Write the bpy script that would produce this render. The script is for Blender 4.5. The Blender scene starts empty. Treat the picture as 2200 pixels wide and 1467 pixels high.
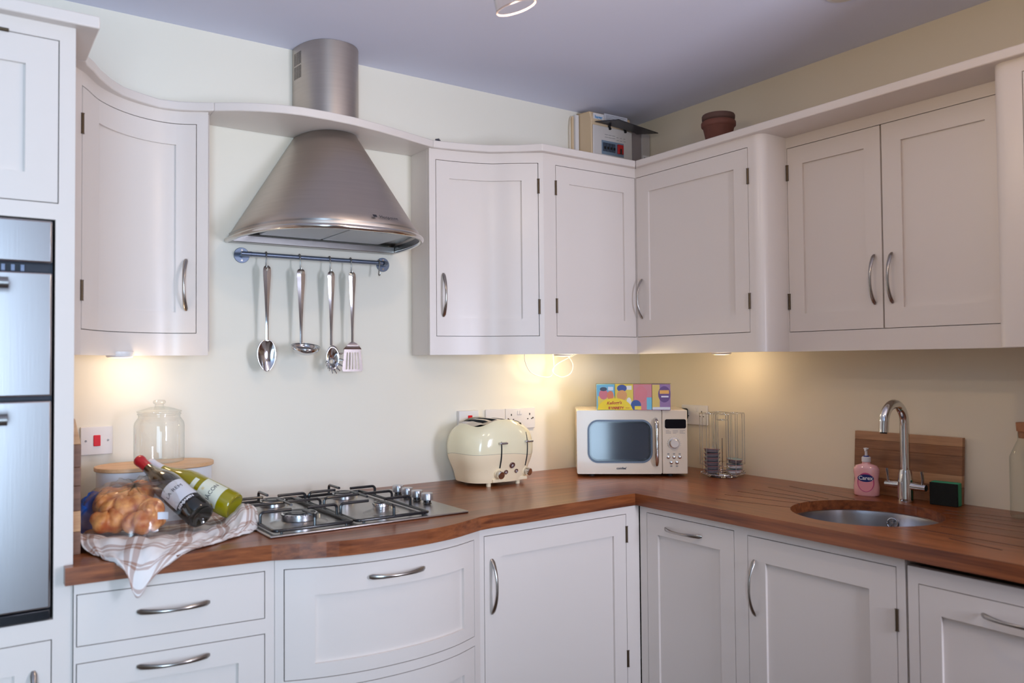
import bpy, bmesh, math, random
from mathutils import Vector, Matrix
random.seed(7)
PI = math.pi
S = bpy.context.scene
COL = S.collection
# ------------------------------------------------------------------ camera
CAMP = (-2.599032, -2.719696, 1.354997); YAW, PITCH, ROLL, FPX = 0.6056545, 0.0256924, -0.0083043, 1729.9485
def cam_axes():
    sy, cy, sp, cp = math.sin(YAW), math.cos(YAW), math.sin(PITCH), math.cos(PITCH)
    f = Vector((sy*cp, cy*cp, sp)); r = Vector((cy, -sy, 0)); u = r.cross(f)
    c, s = math.cos(ROLL), math.sin(ROLL)
    return c*r + s*u, -s*r + c*u, f
cd = bpy.data.cameras.new('camera'); cam = bpy.data.objects.new('camera', cd); COL.objects.link(cam)
r_, u_, f_ = cam_axes()
m = Matrix((r_, u_, -f_)).transposed().to_4x4(); m.translation = Vector(CAMP); cam.matrix_world = m
cd.sensor_width = 36; cd.lens = FPX/2200*36; cd.clip_start = .05
cd.dof.use_dof = True; cd.dof.focus_distance = 2.95; cd.dof.aperture_fstop = 2.8
S.camera = cam
# ------------------------------------------------------------------ world, light, exposure
w = bpy.data.worlds.new('daylight'); S.world = w; w.use_nodes = True
w.node_tree.nodes['Background'].inputs[0].default_value = (.55, .72, 1, 1)
w.node_tree.nodes['Background'].inputs[1].default_value = 2.0
S.view_settings.view_transform = 'Standard'; S.view_settings.look = 'None'
S.view_settings.exposure = 0.0; S.view_settings.gamma = 1; S.view_settings.use_curve_mapping = False
def area(name, loc, rot, sx, sy, power, col, spread=PI):
    d = bpy.data.lights.new(name, 'AREA'); d.shape = 'RECTANGLE'; d.size = sx; d.size_y = sy; d.energy = power; d.color = col; d.spread = spread
    o = bpy.data.objects.new(name, d); o.location = loc; o.rotation_euler = rot; COL.objects.link(o); return o
# daylight entering by the two openings in the near wall (behind the camera)
YN = -4.7      # far end of the space behind the camera
YK = -3.45     # near wall of the kitchen, right of the opening
DAY = (.57, .79, 1.0)
DAY2 = (.76, .81, 1.0)
area('daylight_patio_door', (-3.35, YN+.03, 1.25), (PI/2, 0, 0), 1.3, 2.0, 104, DAY)
area('daylight_window', (-.90, YK+.03, 1.4), (PI/2, 0, 0), .40, .85, 37, DAY2)
WARM = (1.0, .66, .34)
def point(name, loc, power, col, r=.03):
    d = bpy.data.lights.new(name, 'POINT'); d.energy = power; d.color = col; d.shadow_soft_size = r
    o = bpy.data.objects.new(name, d); o.location = loc; COL.objects.link(o); return o
# ------------------------------------------------------------------ materials
def lin(c): return tuple(((x/255+.055)/1.055)**2.4 if x/255 > .04045 else x/255/12.92 for x in c) + (1,)
MATS = {}
def mat(name, rgb, rough=.5, metal=0, bump=0, bscale=200, coat=0, var=0, vscale=3, spec=None, aniso=0, trans=0, ior=None, stretch=None, emit=0):
    if name in MATS: return MATS[name]
    m = bpy.data.materials.new(name); m.use_nodes = True; n = m.node_tree.nodes; l = m.node_tree.links
    b = n['Principled BSDF']; b.inputs['Base Color'].default_value = lin(rgb)
    b.inputs['Roughness'].default_value = rough; b.inputs['Metallic'].default_value = metal
    if coat: b.inputs['Coat Weight'].default_value = coat; b.inputs['Coat Roughness'].default_value = .12
    if spec is not None: b.inputs['Specular IOR Level'].default_value = spec
    if trans: b.inputs['Transmission Weight'].default_value = trans
    if ior: b.inputs['IOR'].default_value = ior
    if emit: b.inputs['Emission Color'].default_value = lin(rgb); b.inputs['Emission Strength'].default_value = emit
    tc = n.new('ShaderNodeTexCoord')
    mp = n.new('ShaderNodeMapping'); l.new(tc.outputs['Object'], mp.inputs['Vector'])
    if stretch: mp.inputs['Scale'].default_value = stretch
    if var:
        t = n.new('ShaderNodeTexNoise'); t.inputs['Scale'].default_value = vscale; t.inputs['Detail'].default_value = 4
        l.new(mp.outputs[0], t.inputs['Vector'])
        mx = n.new('ShaderNodeMix'); mx.data_type = 'RGBA'; l.new(t.outputs['Fac'], mx.inputs[0])
        c = lin(rgb); mx.inputs[6].default_value = tuple(v*(1-var) for v in c[:3]) + (1,); mx.inputs[7].default_value = tuple(min(1, v*(1+var)) for v in c[:3]) + (1,)
        l.new(mx.outputs[2], b.inputs['Base Color'])
    if bump:
        t = n.new('ShaderNodeTexNoise'); t.inputs['Scale'].default_value = bscale; t.inputs['Detail'].default_value = 3
        l.new(mp.outputs[0], t.inputs['Vector'])
        bp = n.new('ShaderNodeBump'); bp.inputs['Strength'].default_value = bump; bp.inputs['Distance'].default_value = .002
        l.new(t.outputs['Fac'], bp.inputs['Height']); l.new(bp.outputs[0], b.inputs['Normal'])
    MATS[name] = m; return m
def wood(name, c1, c2, axis='x', rough=.3, scale=1.0, coat=0, ring=18):
    if name in MATS: return MATS[name]
    m = bpy.data.materials.new(name); m.use_nodes = True; n = m.node_tree.nodes; l = m.node_tree.links; b = n['Principled BSDF']
    tc = n.new('ShaderNodeTexCoord'); mp = n.new('ShaderNodeMapping'); l.new(tc.outputs['Object'], mp.inputs['Vector'])
    s = {'x': (1.2, 14, 14), 'y': (14, 1.2, 14), 'z': (14, 14, 1.2)}[axis]; mp.inputs['Scale'].default_value = tuple(v*scale for v in s)
    t = n.new('ShaderNodeTexNoise'); t.inputs['Scale'].default_value = 2.2; t.inputs['Detail'].default_value = 8; t.inputs['Roughness'].default_value = .62; t.inputs['Distortion'].default_value = .6
    l.new(mp.outputs[0], t.inputs['Vector'])
    t2 = n.new('ShaderNodeTexNoise'); t2.inputs['Scale'].default_value = ring; t2.inputs['Detail'].default_value = 3; l.new(mp.outputs[0], t2.inputs['Vector'])
    ad = n.new('ShaderNodeMath'); ad.operation = 'MULTIPLY_ADD'; l.new(t2.outputs['Fac'], ad.inputs[0]); ad.inputs[1].default_value = .35; l.new(t.outputs['Fac'], ad.inputs[2])
    r = n.new('ShaderNodeValToRGB'); r.color_ramp.elements[0].position = .45; r.color_ramp.elements[1].position = .9
    r.color_ramp.elements[0].color = lin(c1); r.color_ramp.elements[1].color = lin(c2)
    l.new(ad.outputs[0], r.inputs[0]); l.new(r.outputs[0], b.inputs['Base Color'])
    b.inputs['Roughness'].default_value = rough
    if coat: b.inputs['Coat Weight'].default_value = coat; b.inputs['Coat Roughness'].default_value = .15
    bp = n.new('ShaderNodeBump'); bp.inputs['Strength'].default_value = .08; bp.inputs['Distance'].default_value = .001
    l.new(t2.outputs['Fac'], bp.inputs['Height']); l.new(bp.outputs[0], b.inputs['Normal'])
    MATS[name] = m; return m
def glass(name, tint=(1, 1, 1), amount=.12, edge=.75, rough=.02):
    """thin clear glass: see-through with fresnel reflections, no refraction noise"""
    if name in MATS: return MATS[name]
    m = bpy.data.materials.new(name); m.use_nodes = True; n = m.node_tree.nodes; l = m.node_tree.links
    n.remove(n['Principled BSDF']); out = n['Material Output']
    g = n.new('ShaderNodeBsdfGlossy'); g.inputs['Roughness'].default_value = rough
    t = n.new('ShaderNodeBsdfTransparent'); t.inputs[0].default_value = tint + (1,)
    lw = n.new('ShaderNodeLayerWeight'); lw.inputs[0].default_value = .35
    mr = n.new('ShaderNodeMapRange'); mr.inputs[3].default_value = amount*.4; mr.inputs[4].default_value = edge
    l.new(lw.outputs['Facing'], mr.inputs[0]); 
    pw = n.new('ShaderNodeMath'); pw.operation = 'POWER'; pw.inputs[1].default_value = 2.0; l.new(mr.outputs[0], pw.inputs[0])
    tm = n.new('ShaderNodeMix'); tm.data_type = 'RGBA'; p3 = n.new('ShaderNodeMath'); p3.operation = 'POWER'; p3.inputs[1].default_value = 3.0; l.new(lw.outputs['Facing'], p3.inputs[0]); l.new(p3.outputs[0], tm.inputs[0])
    tm.inputs[6].default_value = tint+(1,); tm.inputs[7].default_value = tuple(v*k for v, k in zip(tint, (.62, .70, .66)))+(1,); l.new(tm.outputs[2], t.inputs[0])
    mx = n.new('ShaderNodeMixShader'); l.new(pw.outputs[0], mx.inputs[0]); l.new(t.outputs[0], mx.inputs[1]); l.new(g.outputs[0], mx.inputs[2]); l.new(mx.outputs[0], out.inputs[0])
    MATS[name] = m; return m
PAINT = mat('cabinet_paint', (226, 217, 210), .33, bump=.03, bscale=60, spec=.5)
WALLP = mat('wall_paint', (235, 230, 216), .75, bump=.12, bscale=35)
CEILP = mat('ceiling_paint', (222, 225, 244), .85, bump=.05, bscale=40)
STEEL = mat('brushed_steel', (165, 162, 160), .30, 1, bump=.03, bscale=40, stretch=(1, 1, 30))
HOODM = mat('hood_steel', (190, 180, 172), .42, 1, bump=.03, bscale=60, stretch=(1, 1, 25), var=.08, vscale=5)
OVENM = mat('oven_steel', (172, 168, 170), .30, 1, bump=.02, bscale=12, stretch=(30, 1, 1))
CHROME = mat('polished_chrome', (215, 215, 215), .07, 1)
SATIN = mat('satin_nickel', (170, 165, 160), .25, 1)
BLACK = mat('black_enamel', (18, 20, 26), .25, coat=.3)
RUBBER = mat('dark_rubber', (20, 20, 22), .6)
WHITEP = mat('white_plastic', (228, 226, 226), .3)
CREAM = mat('cream_enamel', (248, 240, 204), .14, coat=.3)
CREAML = mat('cream_plastic', (252, 234, 198), .35)
HINGE = mat('aged_brass', (92, 78, 62), .4, .9)
DARK = mat('dark_void', (12, 13, 16), .6)
# ------------------------------------------------------------------ mesh builder
class MB:
    def __init__(s): s.v = []; s.f = []; s.mi = []; s.cur = 0
    def add(s, vs, fs):
        o = len(s.v); s.v += [Vector(p) for p in vs]; s.f += [tuple(i+o for i in f) for f in fs]; s.mi += [s.cur]*len(fs); return s
    def box(s, x0, y0, z0, x1, y1, z1):
        x0, x1 = sorted((x0, x1)); y0, y1 = sorted((y0, y1)); z0, z1 = sorted((z0, z1))
        return s.add([(x, y, z) for z in (z0, z1) for y in (y0, y1) for x in (x0, x1)],
                     [(0, 2, 3, 1), (4, 5, 7, 6), (0, 1, 5, 4), (2, 6, 7, 3), (0, 4, 6, 2), (1, 3, 7, 5)])
    def prism(s, poly, z0, z1):
        a = sum(poly[i][0]*poly[(i+1) % len(poly)][1]-poly[(i+1) % len(poly)][0]*poly[i][1] for i in range(len(poly)))
        if a < 0: poly = poly[::-1]
        n = len(poly)
        return s.add([(p[0], p[1], z0) for p in poly]+[(p[0], p[1], z1) for p in poly],
                     [tuple(range(n))[::-1], tuple(range(n, 2*n))]+[(i, (i+1) % n, n+(i+1) % n, n+i) for i in range(n)])
    def lathe(s, prof, seg=32, c=(0, 0, 0), sx=1, sy=1):
        vs = []; n = len(prof)
        for r, z in prof:
            for k in range(seg):
                a = 2*PI*k/seg; vs.append((c[0]+r*sx*math.cos(a), c[1]+r*sy*math.sin(a), c[2]+z))
        fs = [(i*seg+k, i*seg+(k+1) % seg, (i+1)*seg+(k+1) % seg, (i+1)*seg+k) for i in range(n-1) for k in range(seg)]
        if prof[0][0] > 1e-6: fs.append(tuple(range(seg))[::-1])
        if prof[-1][0] > 1e-6: fs.append(tuple(range((n-1)*seg, n*seg)))
        return s.add(vs, fs)
    def openlathe(s, prof, seg=32, c=(0, 0, 0)):
        vs = []; n = len(prof)
        for r, z in prof:
            for k in range(seg):
                a = 2*PI*k/seg; vs.append((c[0]+r*math.cos(a), c[1]+r*math.sin(a), c[2]+z))
        return s.add(vs, [(i*seg+k, i*seg+(k+1) % seg, (i+1)*seg+(k+1) % seg, (i+1)*seg+k) for i in range(n-1) for k in range(seg)])
    def tube(s, pts, r, seg=10, closed=False, flat=None, side=None):
        """sweep; r number or list; flat=(list of second radii) with side vector gives elliptic section"""
        pts = [Vector(p) for p in pts]; n = len(pts); rr = r if isinstance(r, (list, tuple)) else [r]*n
        vs = []; up = None
        for i, p in enumerate(pts):
            if closed: t = pts[(i+1) % n]-pts[i-1]
            else: t = pts[min(i+1, n-1)]-pts[max(i-1, 0)]
            t.normalize()
            if side is not None: up = Vector(side)
            elif up is None: up = Vector((0, 0, 1)) if abs(t.z) < .9 else Vector((1, 0, 0))
            a = (up-t*up.dot(t)).normalized(); b = t.cross(a); up = a if side is None else up
            r2 = flat[i] if flat else rr[i]
            for k in range(seg):
                th = 2*PI*k/seg; vs.append(p+a*(rr[i]*math.cos(th))+b*(r2*math.sin(th)))
        m = n if closed else n-1
        fs = [(i*seg+k, i*seg+(k+1) % seg, ((i+1) % n)*seg+(k+1) % seg, ((i+1) % n)*seg+k) for i in range(m) for k in range(seg)]
        if not closed: fs += [tuple(range(seg))[::-1], tuple(range((n-1)*seg, n*seg))]
        return s.add(vs, fs)
    def cyl(s, a, b, r, seg=20, r2=None): return s.tube([a, b], [r, r if r2 is None else r2], seg)
    def grid(s, fn, nu, nv, wrapu=False):
        vs = [fn(i/nu, j/nv) for j in range(nv+1) for i in range(nu+(0 if wrapu else 1))]; w_ = nu if wrapu else nu+1
        return s.add(vs, [(j*w_+i, j*w_+(i+1) % w_, (j+1)*w_+(i+1) % w_, (j+1)*w_+i) for j in range(nv) for i in range(nu)])
    def ball(s, c, r, seg=16, sc=(1, 1, 1)):
        return s.lathe_c([(r*math.sin(PI*i/seg), -r*math.cos(PI*i/seg)) for i in range(seg+1)], c, sc)
    def lathe_c(s, prof, c, sc):
        i0 = len(s.v); s.lathe([(max(p[0], 1e-5), p[1]) for p in prof], 24)
        for i in range(i0, len(s.v)): v = s.v[i]; s.v[i] = Vector((c[0]+v.x*sc[0], c[1]+v.y*sc[1], c[2]+v.z*sc[2]))
        return s
    def xf(s, M, i0=0):
        for i in range(i0, len(s.v)): s.v[i] = M @ s.v[i]
        return s
    def obj(s, name, m, parent=None, smooth=True, bevel=0, local=False, ang=.7, seg=2, label=None, stuff=False):
        me = bpy.data.meshes.new(name); off = Vector((0, 0, 0))
        if parent is not None and not local:
            r = parent
            while r.parent: r = r.parent
            off = r.location
        me.from_pydata([tuple(v-off) for v in s.v], [], s.f)
        ms = m if isinstance(m, list) else [m]
        for x in ms: me.materials.append(x)
        if len(ms) > 1: me.polygons.foreach_set('material_index', s.mi)
        if smooth:
            me.polygons.foreach_set('use_smooth', [True]*len(me.polygons)); me.set_sharp_from_angle(angle=ang)
        me.update(); o = bpy.data.objects.new(name, me); COL.objects.link(o)
        if parent is not None: o.parent = parent
        if bevel:
            b = o.modifiers.new('bevel', 'BEVEL'); b.width = bevel; b.segments = seg; b.limit_method = 'ANGLE'; b.angle_limit = .6; b.harden_normals = False
        if label: o['label'] = label
        if stuff: o['kind'] = 'stuff'
        return o
def thing(name, label, cat, loc=(0, 0, 0), rz=0, group=None):
    o = bpy.data.objects.new(name, None); COL.objects.link(o); o.location = loc; o.rotation_euler = (0, 0, rz); o.empty_display_size = .05
    o['label'] = label; o['category'] = cat
    if group: o['group'] = group
    return o
def tag(o, label, cat, group=None):
    o['label'] = label; o['category'] = cat
    if group: o['group'] = group
    return o
def struct(o): o['kind'] = 'structure'; return o
def copy_tree(o, parent=None):
    c = o.copy(); COL.objects.link(c); c.parent = parent
    for ch in list(o.children): copy_tree(ch, c)
    return c
def text(name, body, size, M, m, parent, ext=.0002, align='CENTER', shear=0, bold=0, spacing=1):
    cu = bpy.data.curves.new(name, 'FONT'); cu.body = body; cu.size = size; cu.extrude = ext; cu.align_x = align; cu.align_y = 'CENTER'; cu.shear = shear; cu.offset = bold; cu.space_character = spacing; cu.resolution_u = 3
    t = bpy.data.objects.new(name, cu); COL.objects.link(t); bpy.context.view_layer.update()
    me = bpy.data.meshes.new_from_object(t.evaluated_get(bpy.context.evaluated_depsgraph_get()))
    bpy.data.objects.remove(t); bpy.data.curves.remove(cu)
    me.transform(M); me.materials.clear(); me.materials.append(m)
    o = bpy.data.objects.new(name, me); COL.objects.link(o); o.parent = parent
    return o
def frame(origin, xa, ya):
    x = Vector(xa).normalized(); z = x.cross(Vector(ya)).normalized(); y = z.cross(x)
    M = Matrix((x, y, z)).transposed().to_4x4(); M.translation = Vector(origin); return M
def boolean(o, cutters, solver='EXACT'):
    for c in cutters:
        b = o.modifiers.new('b', 'BOOLEAN'); b.operation = 'DIFFERENCE'; b.solver = solver; b.object = c; b.material_mode = 'TRANSFER'
    bpy.context.view_layer.update()
    me = bpy.data.meshes.new_from_object(o.evaluated_get(bpy.context.evaluated_depsgraph_get()))
    o.modifiers.clear(); o.data = me
    for c in cutters: bpy.data.objects.remove(c)
    return o
def pl(pts, x):
    """smooth interpolation through (x, y) points"""
    if x <= pts[0][0]: return pts[0][1]
    if x >= pts[-1][0]: return pts[-1][1]
    for i in range(len(pts)-1):
        if x <= pts[i+1][0]:
            x0, y0 = pts[i]; x1, y1 = pts[i+1]; h = x1-x0; t = (x-x0)/h
            m0 = (pts[i+1][1]-pts[i-1][1])/(pts[i+1][0]-pts[i-1][0]) if i > 0 else (y1-y0)/h
            m1 = (pts[i+2][1]-pts[i][1])/(pts[i+2][0]-pts[i][0]) if i < len(pts)-2 else (y1-y0)/h
            return (2*t**3-3*t*t+1)*y0+(t**3-2*t*t+t)*h*m0+(-2*t**3+3*t*t)*y1+(t**3-t*t)*h*m1
# ------------------------------------------------------------------ room
RX0 = -4.4; CZ = 2.45
def wallobj(name, b, m): return struct(b.obj(name, m, smooth=False))
WHITEW = mat('wall_paint_taupe', (150, 136, 124), .8)
wl = wallobj('wall_left', MB().box(RX0-.1, 0, 0, .1, .1, CZ), WALLP)
wr = wallobj('wall_right', MB().box(0, YK-.1, 0, .1, 0, CZ), mat('wall_paint_right', (232, 221, 198), .75, bump=.12, bscale=35))
wallobj('wall_far', MB().box(RX0-.1, YN, 0, RX0, 0, CZ), WHITEW)
b = MB()
for r in [(RX0, 0, -4.0, CZ), (-4.0, 2.25, -2.7, CZ), (-4.0, 0, -2.7, .25), (-2.7, 0, -2.55, CZ)]: b.box(r[0], YN-.2, r[1], r[2], YN, r[3])
wallobj('wall_rear', b, WHITEW)
b = MB().box(-2.65, YN, 0, -2.55, YK, CZ)
for r in [(-2.55, 0, -1.12, CZ), (-1.12, 0, -.68, .95), (-1.12, 1.85, -.68, CZ), (-.68, 0, 0, CZ)]: b.box(r[0], YK-.1, r[1], r[2], YK, r[3])
wallobj('wall_near', b, WHITEW)
wallobj('floor', MB().box(RX0, YN, -.05, 0, 0, 0), wood('floor_wood', (84, 58, 40), (112, 82, 58), 'y', .4))
wallobj('ceiling', MB().box(RX0-.1, YN-.2, CZ, .1, .1, CZ+.1), CEILP)
PANE = glass('window_pane_glass', (1, 1, 1), .1, .5)
for nm, x0, x1, z0, z1, yy in (('window_1', -4.0, -2.7, .25, 2.25, YN), ('window_2', -1.12, -.68, .95, 1.85, YK)):
    b = MB(); t = .05
    b.box(x0, yy-.09, z0, x0+t, yy-.04, z1).box(x1-t, yy-.09, z0, x1, yy-.04, z1).box(x0+t, yy-.09, z0, x1-t, yy-.04, z0+t).box(x0+t, yy-.09, z1-t, x1-t, yy-.04, z1)
    if x1-x0 > 1: xm = (x0+x1)/2; b.box(xm-t/2, yy-.09, z0+t, xm+t/2, yy-.04, z1-t)
    fr = struct(b.obj(nm, mat('window_frame_paint', (235, 235, 235), .4)))
    MB().box(x0+t, yy-.07, z0+t, x1-t, yy-.065, z1-t).obj('pane', PANE, fr)
# ------------------------------------------------------------------ cabinets
class Face:
    """a vertical front; u runs along the wall, g(u) is its distance from the wall"""
    def __init__(s, axis, g): s.ax = axis; s.g = g if callable(g) else (lambda u, v=g: v)
    def at(s, u, o, z):
        g = s.g(u); d = (s.g(u+.002)-s.g(u-.002))/.004; n = math.hypot(1, d)
        if s.ax == 'A': return Vector((u - d/n*o, -g - o/n, z))
        return Vector((-g - o/n, -u + d/n*o, z))
    def nrm(s, u): return (s.at(u, 1, 0)-s.at(u, 0, 0)).normalized()
def slab(b, F, u0, u1, z0, z1, o0, o1, n=1):
    """o0 back offset, o1 front offset"""
    vs = []; fs = []
    for i in range(n+1):
        u = u0+(u1-u0)*i/n
        vs += [F.at(u, o0, z0), F.at(u, o1, z0), F.at(u, o1, z1), F.at(u, o0, z1)]
    for i in range(n):
        a = i*4; c = a+4
        fs += [(a+k, a+(k+1) % 4, c+(k+1) % 4, c+k) for k in range(4)]
    fs += [(3, 2, 1, 0), (n*4, n*4+1, n*4+2, n*4+3)]
    if F.ax == 'B': fs = [f[::-1] for f in fs]
    fs = [f[::-1] for f in fs]
    b.add(vs, fs)
def face_frame(root, F, u0, u1, z0, z1, holes, n=1):
    us = sorted({u0, u1} | {h[0] for h in holes} | {h[1] for h in holes}); zs = sorted({z0, z1} | {h[2] for h in holes} | {h[3] for h in holes})
    b = MB()
    # merge cells into vertical strips to limit the number of seams
    for i in range(len(us)-1):
        um = (us[i]+us[i+1])/2; run = None
        for j in range(len(zs)-1):
            zm = (zs[j]+zs[j+1])/2
            solid = not any(h[0] < um < h[1] and h[2] < zm < h[3] for h in holes)
            if solid:
                if run is None: run = zs[j]
            elif run is not None: slab(b, F, us[i], us[i+1], run, zs[j], -.02, 0, max(1, round(n*(us[i+1]-us[i])/(u1-u0)))); run = None
        if run is not None: slab(b, F, us[i], us[i+1], run, zs[-1], -.02, 0, max(1, round(n*(us[i+1]-us[i])/(u1-u0))))
    return b.obj('face_frame', PAINT, root, ang=.4)
GAP = .0022
def bow_handle(root_parent, p, along, out, L=.16, rise=.027, name='handle'):
    """arched bow handle with broad flat ends, as a sweep"""
    along = Vector(along).normalized(); out = Vector(out).normalized(); side = along.cross(out)
    N = 22; pts = []; ra = []; rb = []
    for i in range(N+1):
        t = i/N; q = 2*t-1
        pts.append(Vector(p)+along*(q*L/2)+out*(rise*(1-abs(q)**2.3)+.002))
        e = abs(q); ra.append(.0042+.0032*e**1.5 if e < .999 else .004); rb.append(.0036-.0008*e if e < .999 else .0015)
    b = MB().tube(pts, ra, 12, flat=rb, side=side)
    return b.obj(name, SATIN, root_parent)
def door(root, F, u0, u1, z0, z1, sw=.062, rw=.064, rwb=None, n=1, handle=None, hinges=None, shaker=True, name='door', panel=None):
    u0 += GAP; u1 -= GAP; z0 += GAP; z1 -= GAP; rwb = rw if rwb is None else rwb
    b = MB()
    if shaker:
        a, c = panel if panel else (u0+sw, u1-sw)
        ns = max(1, round(n*.2)); slab(b, F, u0, a, z0, z1, -.02, 0, ns); slab(b, F, c, u1, z0, z1, -.02, 0, ns)
        slab(b, F, a, c, z0, z0+rwb, -.02, 0, n); slab(b, F, a, c, z1-rw, z1, -.02, 0, n)
        d = b.obj(name, PAINT, root, ang=.4)
        p = MB(); slab(p, F, a-.001, c+.001, z0+rwb-.001, z1-rw+.001, -.017, -.0085, n); p.obj('door_panel' if name == 'door' else 'drawer_panel', PAINT, d)
    else:
        slab(b, F, u0, u1, z0, z1, -.02, 0, n); d = b.obj(name, PAINT, root, ang=.4)
    if handle:
        kind, hu, hz = handle[:3]; L = handle[3] if len(handle) > 3 else .16
        al = (0, 0, 1) if kind == 'v' else (F.at(hu+.01, 0, 0)-F.at(hu-.01, 0, 0))
        bow_handle(d, F.at(hu, 0, hz), al, F.nrm(hu), L)
    for hu, hz in (hinges or []):
        bb = MB(); bb.cyl(F.at(hu, .002, hz-.027), F.at(hu, .002, hz+.027), .0042, 10)
        for k in (-.0275, .0265): bb.cyl(F.at(hu, .002, hz+k), F.at(hu, .002, hz+k+.001), .0052, 10)
        bb.obj('hinge', HINGE, d)
    return d
def carcass(root, F, u0, u1, z0, z1, n=1, back=.0, name='carcass'):
    poly = []
    for i in range(n+1):
        u = u0+(u1-u0)*i/n; p = F.at(u, -.024, 0); poly.append((p.x, p.y))
    if F.ax == 'A': poly += [(u1, -back-.001), (u0, -back-.001)]
    else: poly += [(-back-.001, -u1), (-back-.001, -u0)]
    return MB().prism(poly, z0, z1).obj(name, PAINT, root, ang=.4)
ZB, ZT, DT, DB = 1.384, 2.141, 2.103, 1.4515
CT = 2.168
gL = lambda u: pl([(-2.345, .345), (-2.318, .31), (-2.27, .215), (-2.2, .140), (-2.12, .098), (-2.04, .094), (-1.955, .138)], u)
gR = lambda u: pl([(-1.177, .142), (-1.1, .153), (-1.04, .166), (-.95, .197), (-.876, .252), (-.785, .315)], u)
# left curved upper
FL = Face('A', gL)
c = thing('wall_cabinet', 'pale painted wall cabinet with a hollow-curved door, left of the cooker hood', 'cabinet', (-2.15, 0, ZB))
face_frame(c, FL, -2.345, -1.955, ZB, ZT, [(-2.325, -1.985, DB, DT)], 24)
carcass(c, FL, -2.345, -1.957, ZB+.012, ZT, 16)
door(c, FL, -2.325, -1.985, DB, DT, n=20, sw=.055, handle=('v', -2.012, 1.602), hinges=[(-2.325, 2.0), (-2.325, 1.555)], panel=(-2.27, -2.04))
# right curved upper
FR = Face('A', gR)
c = thing('wall_cabinet', 'pale painted wall cabinet with a curved door, first to the right of the cooker hood', 'cabinet', (-.98, 0, ZB))
face_frame(c, FR, -1.177, -.785, ZB, ZT, [(-1.152, -.786+.002, DB, DT)][:0] or [(-1.152, -.8, DB, DT)], 20)
carcass(c, FR, -1.160, -.786, ZB+.012, ZT, 14)
MB().box(-1.177, -.125, ZB, -1.16, -.0005, ZT).obj('side_panel', PAINT, c)
door(c, FR, -1.152, -.8, DB, DT, n=18, handle=('v', -1.124, 1.604), hinges=[(-.8, 2.015), (-.8, 1.562)], panel=(-1.098, -.852))
# flat upper A
FA = Face('A', .315)
c = thing('wall_cabinet', 'narrow pale painted wall cabinet with a flat door, left side of the room corner', 'cabinet', (-.55, 0, ZB))
face_frame(c, FA, -.785, -.315, ZB, ZT, [(-.727, -.3151, DB, DT)])
carcass(c, FA, -.784, -.30, ZB+.012, ZT)
door(c, FA, -.727, -.316, DB, DT, hinges=[(-.727, 2.015), (-.727, 1.567)], panel=(-.66, -.378))
# B upper 1
FB = Face('B', .315)
c = thing('wall_cabinet', 'pale painted wall cabinet with one flat door, just right of the room corner', 'cabinet', (0, -.6, ZB))
face_frame(c, FB, .315, .905, ZB, ZT, [(.319, .884, DB, DT)])
carcass(c, FB, .36, .90, ZB+.012, ZT)
door(c, FB, .319, .884, DB, DT, handle=('v', .349, 1.606), hinges=[(.884, 2.0), (.884, 1.562)], panel=(.388, .82))
b = MB(); poly = [(-.29, -.905), (-.315, -.905)]
for i in range(9):
    a = PI+PI/2*i/8; poly.append((-.28+.035*math.cos(a), -.908+.035*math.sin(a)))
poly += [(-.175, -.943), (-.175, -.92), (-.29, -.92)]
b.prism(poly, ZB, ZT).obj('bullnose_panel', PAINT, c, ang=.5)
# B recessed double
FC = Face('B', .18)
c = thing('wall_cabinet', 'recessed pale painted wall cabinet with two doors and paired handles, above the sink', 'cabinet', (0, -1.3, ZB))
face_frame(c, FC, .943, 1.70, ZB, ZT, [(.945, 1.675, DB, DT)])
carcass(c, FC, .945, 1.70, ZB+.012, ZT)
door(c, FC, .945, 1.296, DB, DT, handle=('v', 1.268, 1.61), hinges=[(.948, 2.015), (.948, 1.56)], panel=(1.008, 1.238), rw=.062)
door(c, FC, 1.297, 1.675, DB, DT, handle=('v', 1.327, 1.61), panel=(1.362, 1.612), rw=.062)
# B end
c = thing('wall_cabinet', 'pale painted wall cabinet at the far right edge, with a rounded corner post', 'cabinet', (0, -1.95, ZB))
b = MB(); poly = [(-.175, -1.69), (-.28, -1.69)]
for i in range(9):
    a = PI/2+PI/2*i/8; poly.append((-.28+.035*math.cos(a), -1.725+.035*math.sin(a)))
poly += [(-.315, -1.745), (-.175, -1.745)]
b.prism(poly, ZB, ZT).obj('bullnose_panel', PAINT, c, ang=.5)
face_frame(c, FB, 1.745, 2.2, ZB, ZT, [(1.768, 2.18, DB, DT)])
carcass(c, FB, 1.746, 2.2, ZB+.012, ZT)
door(c, FB, 1.768, 2.18, DB, DT, hinges=[(2.18, 2.0), (2.18, 1.56)])
# cornice boards
CL = [(-2.325, -.40), (-2.318, -.37), (-2.298, -.335), (-2.275, -.28), (-2.238, -.215), (-2.2, -.165), (-2.151, -.134), (-2.09, -.105), (-2.038, -.112), (-1.99, -.134), (-1.943, -.162)]
o = MB().prism([(-2.36, -.001), (-2.36, -.40)]+CL+[(-1.943, -.001)], ZT, CT).obj('cornice_board', PAINT, bevel=.003); tag(o, 'pale curved cornice board on top of the wall cabinet left of the hood', 'cornice')
HS = [(-1.943, -.162), (-1.88, -.205), (-1.822, -.234), (-1.76, -.256), (-1.699, -.267), (-1.61, -.268), (-1.523, -.260), (-1.42, -.237), (-1.327, -.210), (-1.25, -.184), (-1.168, -.160)]
o = MB().prism([(-1.9428, -.001)]+HS+[(-1.168, -.001)], ZT, CT).obj('bridging_shelf', PAINT, bevel=.003); tag(o, 'bow-fronted pale shelf bridging the cabinets above the cooker hood cone', 'shelf')
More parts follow.
